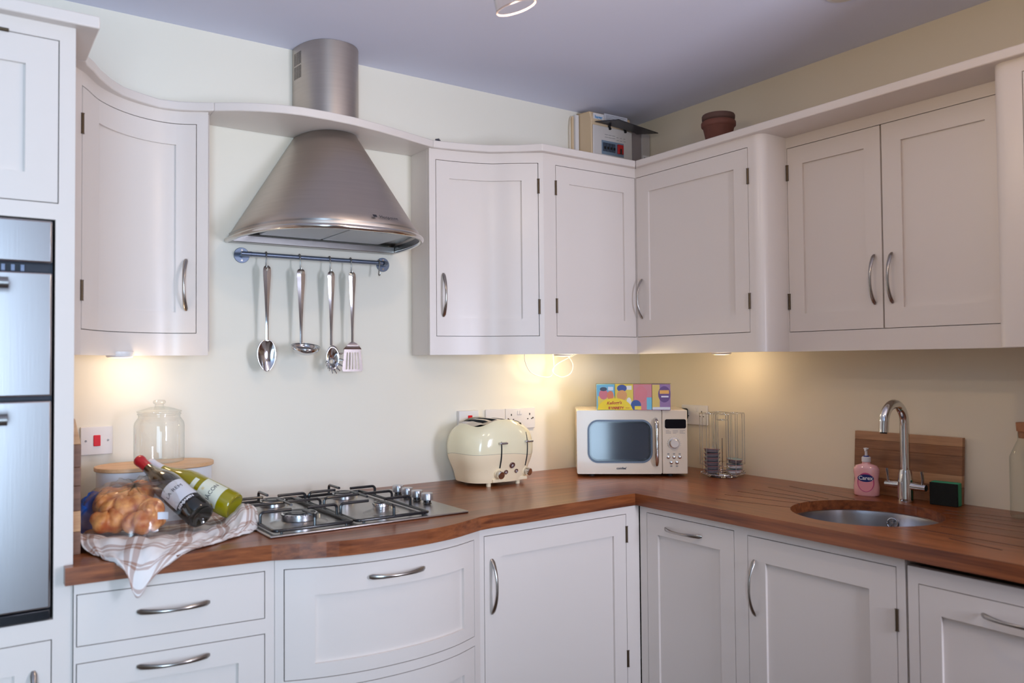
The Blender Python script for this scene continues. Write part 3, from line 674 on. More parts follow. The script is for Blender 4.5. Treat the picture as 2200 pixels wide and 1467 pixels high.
# ------------------------------------------------------------------ hob
hb = thing('gas_hob', 'four-burner stainless steel gas hob set in the worktop', 'hob', (-1.61, -.36, .9))
X0, X1, Y0, Y1 = -1.920, -1.313, -.626, -.095
MB().box(X0, Y0, .9002, X1, Y1, .9065).obj('steel_tray', mat('hob_steel', (178, 174, 172), .3, 1, bump=.02, bscale=30, stretch=(1, 30, 1)), hb, bevel=.005, seg=3)
BURN = [(-1.792, -.488, .050), (-1.785, -.235, .038), (-1.552, -.235, .036), (-1.537, -.485, .025)]
for bx, by, br in BURN:
    MB().lathe([(br+.030, .9066), (br+.024, .9085), (br+.008, .914), (br-.002, .916), (.001, .916)], 40, (bx, by, 0)).obj('burner_dish', STEEL, hb)
    f = MB().lathe([(br*.94, .915), (br*1.0, .917), (br*1.0, .9335), (br*.96, .9350), (.001, .9350)], 40, (bx, by, 0)).obj('burner_ring', mat('burner_alloy', (225, 225, 228), .27, 1), hb)
    b = MB().lathe([(br*.90, .9352), (br*.91, .9365), (br*.85, .9380), (br*.6, .9385), (br*.55, .937), (.001, .937)], 40, (bx, by, 0)); b.obj('burner_cap', mat('cap_black', (30, 30, 34), .22, .2), f)
    b = MB()
    for k in range(24):
        a = 2*PI*k/24; b.box(bx+br*math.cos(a)-.0008, by+br*math.sin(a)-.0008, .9300, bx+br*math.cos(a)+.0008, by+br*math.sin(a)+.0008, .9336)
    b.obj('flame_port', DARK, f)
    MB().cyl((bx+br+.008, by-.004, .913), (bx+br+.008, by-.004, .925), .0022, 8).obj('igniter', mat('ceramic', (225, 205, 170), .4), f)
def support(x0, x1, y0, y1):
    b = MB(); z = .914; r = .012; P_ = []
    for cx_, cy_, a0 in ((x1-r, y1-r, 0), (x0+r, y1-r, 90), (x0+r, y0+r, 180), (x1-r, y0+r, 270)):
        for k in range(4): a = math.radians(a0+30*k); P_.append((cx_+r*math.cos(a), cy_+r*math.sin(a), z))
    b.tube(P_, .0048, 10, closed=True); fr = b
    xm = (x0+x1)/2; zt = .9455
    def arm(xs, ys, dx, dy, L):
        pts = [(xs, ys, z)]
        pts.append((xs, ys, zt-.010))
        for k in range(1, 5): a = PI/2*k/4; pts.append((xs+dx*.010*(1-math.cos(a)), ys+dy*.010*(1-math.cos(a)), zt-.010+.010*math.sin(a)))
        pts.append((xs+dx*L, ys+dy*L, zt)); fr.tube(pts, .0044, 8)
    for yy_ in (y0+(y1-y0)*.24, y0+(y1-y0)*.76):
        arm(x0, yy_, 1, 0, .088); arm(x1, yy_, -1, 0, .088)
    arm(xm, y0, 0, 1, .088); arm(xm, y1, 0, -1, .088)
    # the cross bar between the two burners, carried on two uprights
    ym = (y0+y1)/2; pts = [(x0, ym, z), (x0, ym, zt-.01), (x0+.003, ym, zt-.003), (x0+.01, ym, zt), (x1-.01, ym, zt), (x1-.003, ym, zt-.003), (x1, ym, zt-.01), (x1, ym, z)]
    fr.tube(pts, .0044, 8); fr.tube([(xm, ym-.062, zt+.001), (xm, ym+.062, zt+.001)], .0039, 8)
    for px, py in ((x0+.02, y0), (x1-.02, y0), (x0+.02, y1), (x1-.02, y1)): fr.cyl((px, py, .9066), (px, py, z), .004, 8)
    return fr.obj('pan_support', BLACK, hb)
support(-1.903, -1.680, -.606, -.115); support(-1.668, -1.440, -.606, -.115)
KN = mat('knob_silver', (185, 186, 192), .28, .85)
for y_ in (-.235, -.302, -.371, -.440):
    k_ = MB().lathe([(.0175, .918), (.019, .9195), (.019, .938), (.0178, .940), (.001, .940)], 28, (-1.355, y_, 0)).obj('control_knob', KN, hb)
    MB().lathe([(.015, .9066), (.012, .9105), (.012, .9178)], 24, (-1.355, y_, 0)).obj('knob_collar', BLACK, k_)
# ------------------------------------------------------------------ toaster
ts = thing('toaster', 'cream four-slot toaster with two levers and chrome knobs, by the left wall sockets', 'toaster', (-.924, -.148, .9))
TA, TBd = .157, .128
def tplan(th, a, b_, e=2.9):
    c_, s_ = math.cos(th), math.sin(th)
    return (a*abs(c_)**(2/e)*(1 if c_ >= 0 else -1), b_*abs(s_)**(2/e)*(1 if s_ >= 0 else -1))
def ztop(x, y):
    return .243-.95*(abs(x)/TA)**2.2*.050-.010*(abs(y)/TBd)**2
def prof(t):  # half-size factor over the height
    return pl([(0, .80), (.04, .815), (.18, .86), (.42, .975), (.58, 1.0), (.72, .985), (.86, .925), (.95, .83), (1, .74)], t)
def tring(th, t):
    f = prof(t); x, y = tplan(th, TA*f, TBd*f)
    th2 = th; zt = .232+.012*0
    xt, yt = tplan(th, TA*.74, TBd*.74)
    # top edge: arched along each side, dipping at the corners
    c4 = abs(math.sin(2*th))**1.6
    zt = .243-.016*c4-.014*(abs(math.cos(th))**2)
    z = .014+(zt-.014)*t
    return Vector((x, y, z))
def seam(th): return .50+.035*math.sin(th*2+.6)-.02
b = MB(); b.grid(lambda u, v: tring(2*PI*u, seam(2*PI*u)*v), 96, 14, wrapu=True)
b.add([tuple(tring(2*PI*i/96, 0)) for i in range(96)], [tuple(range(96))[::-1]]); b.obj('lower_housing', CREAML, ts, local=True, ang=1.0)
b = MB(); b.grid(lambda u, v: tring(2*PI*u, seam(2*PI*u)+.004+(1-seam(2*PI*u)-.004)*v), 96, 20, wrapu=True); b.obj('upper_shell', CREAM, ts, local=True, ang=1.4)
MB().grid(lambda u, v: tring(2*PI*u, seam(2*PI*u)-.002+.008*v)*1.0 - Vector((0, 0, 0)) - Vector((tring(2*PI*u, seam(2*PI*u)).x, tring(2*PI*u, seam(2*PI*u)).y, 0))*.006, 96, 1, wrapu=True).obj('seam_strip', mat('seam_grey', (120, 120, 110), .5), ts, local=True)
# chrome top with four slots running front to back
ax, ay = TA*.735, TBd*.735
def ctop(x, y):
    th = math.atan2(y/ay, x/ax); rr = min(1, max(abs(x)/ax, abs(y)/ay))
    c4 = abs(math.sin(2*th))**1.6; edge_z = .241-.016*c4-.014*(abs(math.cos(th))**2)
    return (.243-.012*(x/ax)**2)*(1-rr**3)+edge_z*rr**3
SL = [(-.075, -.049), (-.035, -.009), (.009, .035), (.049, .075)]
xs = [-ax]; 
for a, c_ in SL: xs += [a, c_]
xs += [ax]
def clampplan(x, y):
    e = 2.9; r = ((abs(x)/ax)**e+(abs(y)/ay)**e)**(1/e)
    return (x/r, y/r) if r > 1 else (x, y)
def patch(b, xa, xb, ya, yb, n1, n2):
    def fn(u, v):
        x, y = clampplan(xa+(xb-xa)*u, ya+(yb-ya)*v); return (x, y, ctop(x, y))
    b.grid(fn, n1, n2)
b = MB(); ys_ = .066
for i in range(0, len(xs)-1):
    if i % 2 == 0: patch(b, xs[i], xs[i+1], -ys_, ys_, 6, 12)
patch(b, -ax, ax, -ay, -ys_, 40, 5); patch(b, -ax, ax, ys_, ay, 40, 5)
b.obj('top_plate', mat('toaster_top', (190, 182, 176), .22, 1), ts, local=True, ang=1.0)
for a, c_ in SL:
    b = MB(); z0 = .16
    for (p, q) in (((a, -ys_), (c_, -ys_)), ((c_, -ys_), (c_, ys_)), ((c_, ys_), (a, ys_)), ((a, ys_), (a, -ys_))):
        b.grid(lambda u, v: (p[0]+(q[0]-p[0])*u, p[1]+(q[1]-p[1])*u, ctop(p[0]+(q[0]-p[0])*u, p[1]+(q[1]-p[1])*u)*v+z0*(1-v)), 8, 1)
    b.add([(a, -ys_, z0), (c_, -ys_, z0), (c_, ys_, z0), (a, ys_, z0)], [(0, 1, 2, 3)])
    b.obj('bread_slot', mat('slot_dark', (60, 66, 72), .35, .7), ts, local=True, smooth=False)
def front_pt(x, z):
    # point on the camera-facing side (-y) of the body
    best = None
    for i in range(60):
        th = -PI/2+(x/TA)*1.0 if False else 0
    t = (z-.014)/(.225-.014); f = prof(t); e = 2.9
    y = -TBd*f*max(0, 1-(abs(x)/(TA*f))**e)**(1/e); return Vector((x, y, z))
def nfront(x, z):
    du_ = front_pt(x+.003, z)-front_pt(x-.003, z); dv = front_pt(x, z+.003)-front_pt(x, z-.003); return du_.cross(dv).normalized()
for lx in (-.030, .091):
    pts = [front_pt(lx-.002, .068+(.125)*i/12)+nfront(lx, .068+.125*i/12)*.0002 for i in range(13)]
    MB().tube(pts, .0028, 8, flat=[.0012]*13, side=(1, 0, 0)).obj('lever_slot', DARK, ts, local=True)
    lz = .160; p = front_pt(lx, lz); n_ = nfront(lx, lz)
    b = MB().box(-.0165, -.004, .004, .0165, .004, .017); b.xf(frame(p, (1, 0, 0), (0, 0, 1)))
    b.obj('lever', mat('lever_silver', (200, 200, 205), .25, .9), ts, local=True, bevel=.002)
for lx, lz in ((-.036, .047), (.095, .047)):
    p = front_pt(lx, lz); n_ = Vector((0.0, -1, -.15)).normalized() if lx < .05 else Vector((.35, -1, -.15)).normalized()
    MB().tube([p-n_*.004, p+n_*.004], .0165, 24).obj('dial', CREAML, ts, local=True, bevel=.001)
    k_ = MB().tube([p+n_*.004, p+n_*.012, p+n_*.0125, p+n_*.024, p+n_*.0255], [.008, .008, .0140, .0140, .0125], 24).obj('browning_knob', CHROME, ts, local=True)
for lx, lz, r in ((.021, .075, .0110), (-.003, .051, .0080), (.044, .052, .0074)):
    p = front_pt(lx, lz); n_ = nfront(lx, lz)
    q = MB().tube([p-n_*.003, p+n_*.002], r, 24).obj('push_button', mat('bronze_button', (120, 72, 58), .3, .6), ts, local=True)
    s1 = n_.cross(Vector((0, 0, 1))).normalized(); s2 = s1.cross(n_)
    MB().tube([p+n_*.002+(s1*math.cos(a)+s2*math.sin(a))*r for a in [2*PI*i/20 for i in range(20)]], .0011, 6, closed=True).obj('button_ring', CHROME, q, local=True)
    b = MB()
    for a in (0, PI/3, 2*PI/3): b.cyl(p+n_*.0023-(s1*math.cos(a)+s2*math.sin(a))*r*.55, p+n_*.0023+(s1*math.cos(a)+s2*math.sin(a))*r*.55, .0006, 6)
    b.obj('button_symbol', WHITEP, q, local=True)
for lx, w_ in ((-.03, .028), (.078, .024)):
    p = front_pt(lx, .023); b = MB().box(lx-w_, p.y-.004, .015, lx+w_, p.y+.01, .028); b.obj('crumb_tray', CREAML, ts, local=True, bevel=.002)
for lx, ly in ((-.06, -.08), (.07, -.08), (-.06, .07), (.07, .07)):
    MB().lathe([(.009, 0), (.009, .016)], 16, (lx, ly, 0)).obj('foot', CREAML, ts, local=True)
# ------------------------------------------------------------------ microwave
mwx = Vector((.341, -.267, 0)).normalized(); ang = math.atan2(mwx.y, mwx.x)
MWW, MWD, MZ = .434, .292, .012
mw = thing('microwave', 'cream retro microwave with a chrome bar handle, standing across the corner', 'microwave', (-.575, -.24, .9), ang)
MWC = mat('microwave_cream', (226, 211, 190), .2, coat=.3)
MH = .262
def L_(name, b, m, par=mw, **k): return b.obj(name, m, par, local=True, **k)
L_('housing', MB().box(.0005, .022, MZ, MWW-.0005, MWD, MH), MWC, bevel=.004)
DX = .333
dr = MB()
wx0, wx1, wz0, wz1, wr_ = .044, .296, .056, .224, .040
def rr(x0, x1, z0, z1, r, n=8):
    P_ = []
    for cx_, cz_, a0 in ((x1-r, z1-r, 0), (x0+r, z1-r, 90), (x0+r, z0+r, 180), (x1-r, z0+r, 270)):
        for k in range(n+1): a = math.radians(a0+90*k/n); P_.append((cx_+r*math.cos(a), cz_+r*math.sin(a)))
    return P_
def ringfill(b, outer, inner, y0, y1):
    n = len(inner); vs = [(p[0], y0, p[1]) for p in outer]+[(p[0], y0, p[1]) for p in inner]+[(p[0], y1, p[1]) for p in outer]+[(p[0], y1, p[1]) for p in inner]
    fs = []
    for i in range(n):
        j = (i+1) % n; fs += [(i, n+i, n+j, j), (2*n+i, 2*n+j, 3*n+j, 3*n+i), (i, j, 2*n+j, 2*n+i), (n+i, 3*n+i, 3*n+j, n+j)]
    b.add(vs, fs)
inner = rr(wx0, wx1, wz0, wz1, wr_); outer = rr(.001, DX, MZ, MH, .006)
b = MB(); ringfill(b, outer, inner, 0, .02); d = L_('door', b, MWC, ang=.6)
b = MB(); ringfill(b, rr(wx0-.001, wx1+.001, wz0-.001, wz1+.001, wr_+.001), rr(wx0+.006, wx1-.006, wz0+.006, wz1-.006, wr_-.006), -.003, .006); L_('window_trim', b, mat('trim_dark_chrome', (92, 94, 102), .32, 1), d, ang=.6)
b = MB(); ringfill(b, rr(wx0+.004, wx1-.004, wz0+.004, wz1-.004, wr_-.004), rr(wx0+.012, wx1-.012, wz0+.012, wz1-.012, wr_-.014), .003, .008); L_('window_border', b, mat('window_border', (42, 48, 56), .15, coat=.5), d, ang=.6)
pts = rr(wx0+.006, wx1-.006, wz0+.006, wz1-.006, wr_-.006); n_ = len(pts)
b = MB(); b.add([(p[0], .0075, p[1]) for p in pts], [tuple(range(n_))]); L_('window_glass', b, mat('smoked_glass', (62, 68, 78), .08, coat=.3), d, smooth=False)
b = MB(); hx = .311; hp = [(hx, .002, .047), (hx, -.018, .052), (hx, -.026, .064), (hx, -.028, .09), (hx, -.028, .18), (hx, -.026, .208), (hx, -.018, .22), (hx, .002, .226)]
b.tube(hp, .0078, 16); L_('bar_handle', b, CHROME, d)
cp = L_('control_panel', MB().box(DX+.002, 0, MZ, MWW-.001, .02, MH), MWC, bevel=.003)
L_('display', MB().prism([(p[0], -p[1]) for p in rr(.346, .428, .190, .226, .007)], 0, .0015).xf(Matrix(((1, 0, 0, 0), (0, 0, 1, -.0015), (0, -1, 0, 0), (0, 0, 0, 1)))), mat('display_glass', (14, 15, 22), .12, spec=.25), cp, smooth=False)
kx, kz = .381, .132
k_ = L_('dial_knob', MB().tube([(kx, .001, kz), (kx, -.004, kz), (kx, -.0041, kz), (kx, -.020, kz), (kx, -.022, kz)], [.0235, .0235, .0175, .017, .015], 32), mat('knob_ivory', (225, 215, 205), .2, .3), cp)
L_('dial_ring', MB().tube([(kx+.0180*math.cos(a), -.006, kz+.0180*math.sin(a)) for a in [2*PI*i/32 for i in range(32)]], .0018, 8, closed=True), CHROME, k_)
for bx, bz in ((.358, .078), (.380, .078), (.402, .078), (.369, .057), (.391, .057)):
    q = L_('push_button', MB().tube([(bx, .001, bz), (bx, -.003, bz), (bx, -.0045, bz)], [.0066, .0066, .0045], 20), CHROME, cp)
PR = mat('print_grey', (120, 118, 122), .6)
b = MB()
for bx, bz in ((.358, .0905), (.380, .0905), (.402, .0905), (.369, .043), (.391, .043)): b.box(bx-.004, -.0004, bz-.003, bx+.004, .0005, bz-.001).box(bx-.004, -.0004, bz, bx+.004, .0005, bz+.002)
for i in range(3):
    for j in range(3): b.box(.349+.027*i, -.0004, .181-.005*j, .349+.027*i+(.021 if (i+j) % 3 else .014), .0005, .1822-.005*j)
for k in range(13):
    a = math.radians(200-k*18.3); b.box(kx+.0262*math.cos(a)-.0008, -.0004, kz+.0262*math.sin(a)-.0008, kx+.0262*math.cos(a)+.0008, .0005, kz+.0262*math.sin(a)+.0008)
L_('printed_symbols', b, PR, cp, smooth=False)
def T(x, z, y=-.0006): return frame((x, y, z), (1, 0, 0), (0, 0, 1))
text('logo_lettering', "comfee'", .0125, T(.175, .034), mat('print_dark', (40, 44, 60), .5), d, bold=.0004)
for fx, fy in ((.06, .05), (.37, .05), (.06, .25), (.37, .25)): L_('foot', MB().lathe([(.012, 0), (.012, MZ+.001)], 16, (fx, fy, 0)), RUBBER)
# ------------------------------------------------------------------ cereal variety pack (characters left out, plain coloured panels)
cr = thing('cereal_multipack', 'shrink-wrapped multipack of small cereal boxes lying on the microwave', 'food packet', (0, 0, 0))
cv = Vector((.212, -.197, 0)).normalized(); cr.location = Vector((-.508, -.284, .9+MH+.0005))+cv*.0; cr.rotation_euler = (0, 0, math.atan2(cv.y, cv.x))
bw = .0722; bh = .101; bd = .036
fc = [(120, 190, 220), (232, 208, 80), (214, 130, 140), (150, 110, 160)]; bc = [(236, 222, 170), (235, 225, 160), (120, 190, 215), (90, 50, 120)]
def C(name, b, m, par, **k): return b.obj(name, m, par, local=True, **k)
for j in range(2):
    for i in range(4):
        o = C('cereal_box', MB().box(i*bw+.0006, j*bd+.0006, 0, (i+1)*bw-.0006, (j+1)*bd-.0006, bh), mat('carton_%d' % i, fc[i], .4), cr, bevel=.0012)
        if j: continue
        # plain blocks of colour
        a = i*bw
        def rect(x0, z0, x1, z1, col, nm, lift=.0003):
            C('printed_patch', MB().box(a+x0, .0006-lift, z0, a+x1, .0008, z1), mat('ink_'+nm, col, .35), o, smooth=False)
        def disc(x, z, rx, rz, col, nm, lift=.0005):
            vs = [(a+x+rx*math.cos(t), .0006-lift, z+rz*math.sin(t)) for t in [2*PI*k/20 for k in range(20)]]
            C('printed_patch', MB().add(vs, [tuple(range(20))]), mat('ink_'+nm, col, .35), o, smooth=False)
        if i == 0:
            rect(.006, .001, .0716, .055, (236, 210, 90), 'yellow'); rect(.046, .078, .066, .092, (225, 235, 245), 'pale', .0004); disc(.028, .062, .018, .02, (215, 120, 130), 'pink'); disc(.055, .058, .013, .018, (226, 130, 90), 'orange', .0006); disc(.028, .083, .014, .008, (70, 80, 100), 'slate', .0007)
        elif i == 1:
            disc(.028, .086, .019, .0145, (62, 78, 150), 'blue'); disc(.028, .058, .020, .021, (224, 160, 90), 'tan', .0006); rect(.046, .080, .066, .096, (236, 232, 225), 'offwhite', .0004); disc(.055, .03, .010, .02, (235, 235, 230), 'offwhite', .0004)
        elif i == 2:
            disc(.030, .062, .024, .033, (218, 120, 128), 'rose'); rect(.052, .002, .0715, .05, (110, 190, 215), 'sky', .0004); disc(.010, .02, .02, .02, (50, 80, 150), 'deepblue', .0007); rect(.005, .002, .03, .016, (240, 215, 60), 'yellow2', .0009)
        else:
            rect(.001, .002, .030, .10, (222, 190, 90), 'gold'); disc(.048, .062, .024, .032, (98, 44, 118), 'purple', .0006); rect(.030, .064, .066, .078, (238, 170, 60), 'amber', .0009); rect(.036, .05, .064, .056, (235, 225, 235), 'lilac', .001); rect(.002, .002, .07, .012, (220, 220, 225), 'silver', .0004)
tri = [(.012+.0, .002)]+[(.065-.058*math.cos(PI*k/20), .001+.046*math.sin(PI*k/20)) for k in range(21)]
arc = [(.072-.068*math.cos(PI*k/24), .0012+.046*math.sin(PI*k/24)) for k in range(25)]
C('banner', MB().add([(p[0], -.0012, p[1]) for p in arc], [tuple(range(25))[::-1]]), mat('banner_yellow', (248, 218, 20), .35), cr, smooth=False)
RED = mat('print_red', (190, 30, 35), .4)
text('pack_lettering', "Kellogg's", .0165, frame((.069, -.0018, .0285), (1, 0, .05), (0, 0, 1)), RED, cr, shear=.3, bold=.0003)
text('pack_lettering', '8 VARIETY', .0135, frame((.077, -.0018, .0085), (1, 0, 0), (0, 0, 1)), RED, cr, bold=.0005, spacing=.95)
text('pack_lettering', 'PACKS', .005, frame((.122, -.0018, .0085), (1, 0, 0), (0, 0, 1)), RED, cr)
film = glass('shrink_film', (1, 1, 1), .12, .4, .12)
b = MB()
def filmf(u, v):
    # loose wrap around the block
    n1 = math.sin(u*31)*math.sin(v*23)*.0008
    x = -.003+(4*bw+.006)*u; z = bh*v+.001*math.sin(u*40)
    return (x, -.0026-n1-.0010*math.sin(PI*v), z)
b.grid(filmf, 40, 14); b.grid(lambda u, v: (-.003+(4*bw+.006)*u, -.0026+(2*bd+.005)*v, bh+.002+.0012*math.sin(u*37+v*9)), 40, 8)
b.grid(lambda u, v: (-.003, -.0026+(2*bd+.005)*u, bh*v+.001), 6, 4)
C('wrapping_film', b, film, cr)
# ------------------------------------------------------------------ capsule carousel
cs = thing('capsule_carousel', 'chrome wire carousel for coffee capsules, right of the microwave', 'rack', (-.115, -.578, .9))
b = MB(); b.lathe([(.056, 0), (.058, .002), (.05, .005), (.001, .006)], 36); C('base_plate', b, CHROME, cs)
b = MB(); b.tube([(.083*math.cos(a), .083*math.sin(a), .014) for a in [2*PI*i/48 for i in range(48)]], .0018, 8, closed=True)
b.tube([(.035*math.cos(a), .035*math.sin(a), .012) for a in [2*PI*i/32 for i in range(32)]], .0018, 8, closed=True)
for k in range(12): a = 2*PI*k/12; b.tube([(.0*math.cos(a), .0, .008), (.05*math.cos(a), .05*math.sin(a), .010), (.083*math.cos(a), .083*math.sin(a), .014), (.087*math.cos(a), .087*math.sin(a), .022)], .0016, 6)
C('base_grid', b, CHROME, cs)
for k in range(4):
    a = 2*PI*k/4+math.atan2(vright.y, vright.x) if 'vright' in globals() else 2*PI*k/4-YAW; c_ = Vector((.048*math.cos(a), .048*math.sin(a), 0)); b = MB()
    # column cage: three tall wires and a top loop
    for da, z0 in ((a-2.2, .05), (a-1.0, .014), (a+1.0, .014), (a+2.2, .05), (a, .05)):
        p = c_+Vector((math.cos(da), math.sin(da), 0))*.040; b.tube([(p.x, p.y, z0), (p.x, p.y, .248)], .0012, 6)
    b.tube([(c_.x+.040*math.cos(t), c_.y+.040*math.sin(t), .248) for t in [2*PI*i/24 for i in range(24)]], .0013, 6, closed=True)
    arc_ = [a-1.0+2.0*i/10 for i in range(11)]
    b.tube([(c_.x+.040*math.cos(t), c_.y+.040*math.sin(t), .05) for t in arc_], .0013, 6)
    C('wire_column', b, CHROME, cs)
b = MB().tube([(.024*math.cos(a), .024*math.sin(a), .222) for a in [2*PI*i/24 for i in range(24)]], .0013, 6, closed=True); b.cyl((0, 0, .006), (0, 0, .15), .0018, 8); C('spindle', b, CHROME, cs)
CAPB = mat('capsule_grey', (118, 110, 116), .45); CAPL = mat('capsule_lid', (150, 185, 200), .25, .4); CAPW = mat('capsule_white', (225, 222, 226), .4); CAPR = mat('capsule_rim', (150, 80, 78), .4)
def capsule(bm_, label, loc, tilt):
    t = thing('coffee_capsule', label, 'coffee capsule', loc, 0, 'coffee capsules in the wire carousel'); t.rotation_euler = tilt
    C('cup', MB().lathe([(.021, 0), (.026, .003), (.029, .0135)], 28), bm_, t); C('rim', MB().lathe([(.0322, .0135), (.0325, .0145), (.0322, .0152)], 28), CAPR, t); C('foil_lid', MB().lathe([(.031, .0153), (.001, .0160)], 28), CAPL, t)
    return t
vright = Vector((math.cos(YAW), -math.sin(YAW), 0)); vto = Vector((-math.sin(YAW), -math.cos(YAW), 0))
pA = Vector((-.115, -.578, 0))-vright*.044+vto*.012; pB = Vector((-.115, -.578, 0))+vright*.044+vto*.012
for k in range(6):
    capsule(CAPB, 'blue-lidded capsule topping the taller left stack in the carousel' if k == 5 else ['lowest grey capsule of the tall left stack in the carousel', 'second grey capsule from the bottom of the tall left stack', 'third grey capsule from the bottom of the tall left stack', 'third grey capsule from the top of the tall left stack', 'grey capsule right under the blue-lidded top one'][k], (pA.x+.002*math.sin(k*2), pA.y, .9155+.0158*k), (.03*math.sin(k), .10*(k == 5), 0)) if True else None
for k in range(3):
    capsule(CAPW if k < 2 else CAPB, ['lowest white capsule of the short right stack in the carousel', 'white capsule with blue lid in the middle of the short right stack', 'dark capsule on top of the short right stack in the carousel'][k], (pB.x, pB.y, .9155+.0195*k), (.04*k, -.08+.05*k, 0))
# ------------------------------------------------------------------ sockets and switches
def plate(label, cat, x0, x1, z0, z1, axis='A', name='wall_socket', th=.009):
    t = thing(name, label, cat, ((x0+x1)/2, 0, (z0+z1)/2) if axis == 'A' else (0, -(x0+x1)/2, (z0+z1)/2), 0 if axis == 'A' else -PI/2)
    w_ = (x1-x0)/2; h = (z1-z0)/2
    C('face_plate', MB().box(-w_, -th, -h, w_, -.0005, h), WHITEP, t, bevel=.002); return t
def screws(t, xs_, m=SATIN):
    for x in xs_: C('screw', MB().cyl((x, -.009, 0), (x, -.0105, 0), .0032, 12), m, t)
def sock(t, x, z=.0):
    b = MB(); b.box(x-.0022, -.0098, z+.008, x+.0022, -.0085, z+.016).box(x-.013, -.0098, z-.009, x-.007, -.0085, z-.005).box(x+.007, -.0098, z-.009, x+.013, -.0085, z-.005); C('socket_hole', b, DARK, t, smooth=False)
def rocker(t, x, z=.022, m=WHITEP, w_=.005, h=.0085, nm='rocker_switch'): return C(nm, MB().box(x-w_, -.0125, z-h, x+w_, -.0085, z+h), m, t, bevel=.0015)
REDP = mat('red_rocker', (215, 8, 30), .3)
t = plate('square white cooker switch with red rocker, behind the bread bin', 'switch', -2.288, -2.201, 1.087, 1.172, name='cooker_switch'); screws(t, (-.030, .030)); rocker(t, 0, 0, REDP, .0095, .0165)
t = plate('white switch plate with a red rocker, left behind the toaster', 'switch', -.982, -.892, 1.082, 1.166, name='wall_switch', th=.02); rocker(t, .004, .012, REDP, .0095, .0115); screws(t, (-.03,)); 
for o in t.children:
    if o.name.startswith(('rocker', 'screw')): o.location.y = -.011
t = plate('blank white single plate beside the double socket behind the toaster', 'socket', -.852, -.758, 1.082, 1.166, name='blank_plate')
t = plate('white double wall socket behind the toaster', 'socket', -.756, -.608, 1.082, 1.166)
rocker(t, -.012, .0235); rocker(t, -.0005, .0235); sock(t, .046, .004); sock(t, -.046, .004); screws(t, (.062, -.062), HINGE)
t = plate('white double wall socket on the right wall, between microwave and carousel', 'socket', .265, .408, 1.083, 1.166, 'B')
rocker(t, .006, .0225); rocker(t, .0185, .0225); sock(t, .042, .002); sock(t, -.042, .002)
pg = thing('plug', 'black plug pushed into the right wall socket beside the microwave', 'plug', (-.012, -.284, 1.128))
C('plug_body', MB().box(-.03, -.025, -.024, 0, .025, .024), RUBBER, pg, bevel=.008, seg=3)
b = MB(); b.tube([(-.03, -.01, -.02), (-.035, -.012, -.06), (-.05, -.035, -.095), (-.06, -.05, -.085), (-.068, -.045, -.11), (-.06, -.025, -.17), (-.03, 0, -.20)], .0033, 8); C('cord', b, RUBBER, pg)
# ------------------------------------------------------------------ cable loops and under-cabinet lights
b = MB()
def W(px, py, y): # construction help: pixel seen on the plane y
    d = r_*((px-1100)/FPX)+u_*((733.5-py)/FPX)+f_; k = (y-CAMP[1])/d.y; return Vector(CAMP)+d*k
def smooth_pts(P_, n=6):
    out = []
    P_ = [Vector(p) for p in P_]
    for i in range(len(P_)-1):
        p0 = P_[max(i-1, 0)]; p1 = P_[i]; p2 = P_[i+1]; p3 = P_[min(i+2, len(P_)-1)]
        for k in range(n):
            t = k/n; out.append(.5*((2*p1)+(p2-p0)*t+(2*p0-5*p1+4*p2-p3)*t*t+(3*p1-p0-3*p2+p3)*t**3))
    out.append(P_[-1]); return out
CS_ = lambda L: [tuple(W(px, py, yy)) for px, py, yy in L]
cab = CS_([(1128, 755, -.07), (1128, 775, -.07), (1138, 797, -.07), (1155, 807, -.07), (1178, 810, -.07), (1187, 803, -.065), (1190, 785, -.06), (1187, 755, -.06)])
cab_old = [(-.9515, -.12, 1.40), (-.952, -.118, 1.37), (-.925, -.115, 1.335), (-.872, -.11, 1.314), (-.846, -.105, 1.322), (-.839, -.10, 1.36), (-.846, -.10, 1.40)]
b.tube(smooth_pts(cab), .0021, 8)
cab = CS_([(1210, 750, -.09), (1222, 766, -.09), (1231, 784, -.09), (1226, 802, -.085), (1208, 810, -.08), (1192, 804, -.08), (1187, 795, -.075), (1196, 783, -.075), (1215, 772, -.075), (1240, 760, -.08)])
cab_old = [(-.79, -.13, 1.40), (-.768, -.13, 1.375), (-.755, -.125, 1.345), (-.775, -.12, 1.318), (-.815, -.12, 1.312), (-.846, -.12, 1.327), (-.845, -.125, 1.35), (-.80, -.13, 1.375), (-.74, -.135, 1.39), (-.70, -.14, 1.40)]
b.tube(smooth_pts(cab), .0021, 8)
tag(b.obj('light_cable', mat('cable_white', (238, 232, 228), .4)), 'white cable hanging in loops below the wall cabinets', 'cable')
def puck(label, x, y):
    t = thing('cabinet_light', label, 'light', (x, y, ZB+.012))
    C('light_housing', MB().lathe([(.034, -.018), (.037, -.014), (.037, -.0005)], 28), WHITEP, t)
    C('lens', MB().lathe([(.030, -.0185), (.001, -.020)], 28), mat('warm_lens', (255, 214, 150), .5, emit=4), t)
    return t
puck('round under-cabinet light above the glass jar', -2.20, -.12); puck('round under-cabinet light beside the cable loops, left of the corner', -.60, -.19); puck('round under-cabinet light right of the corner above the microwave', -.16, -.62)
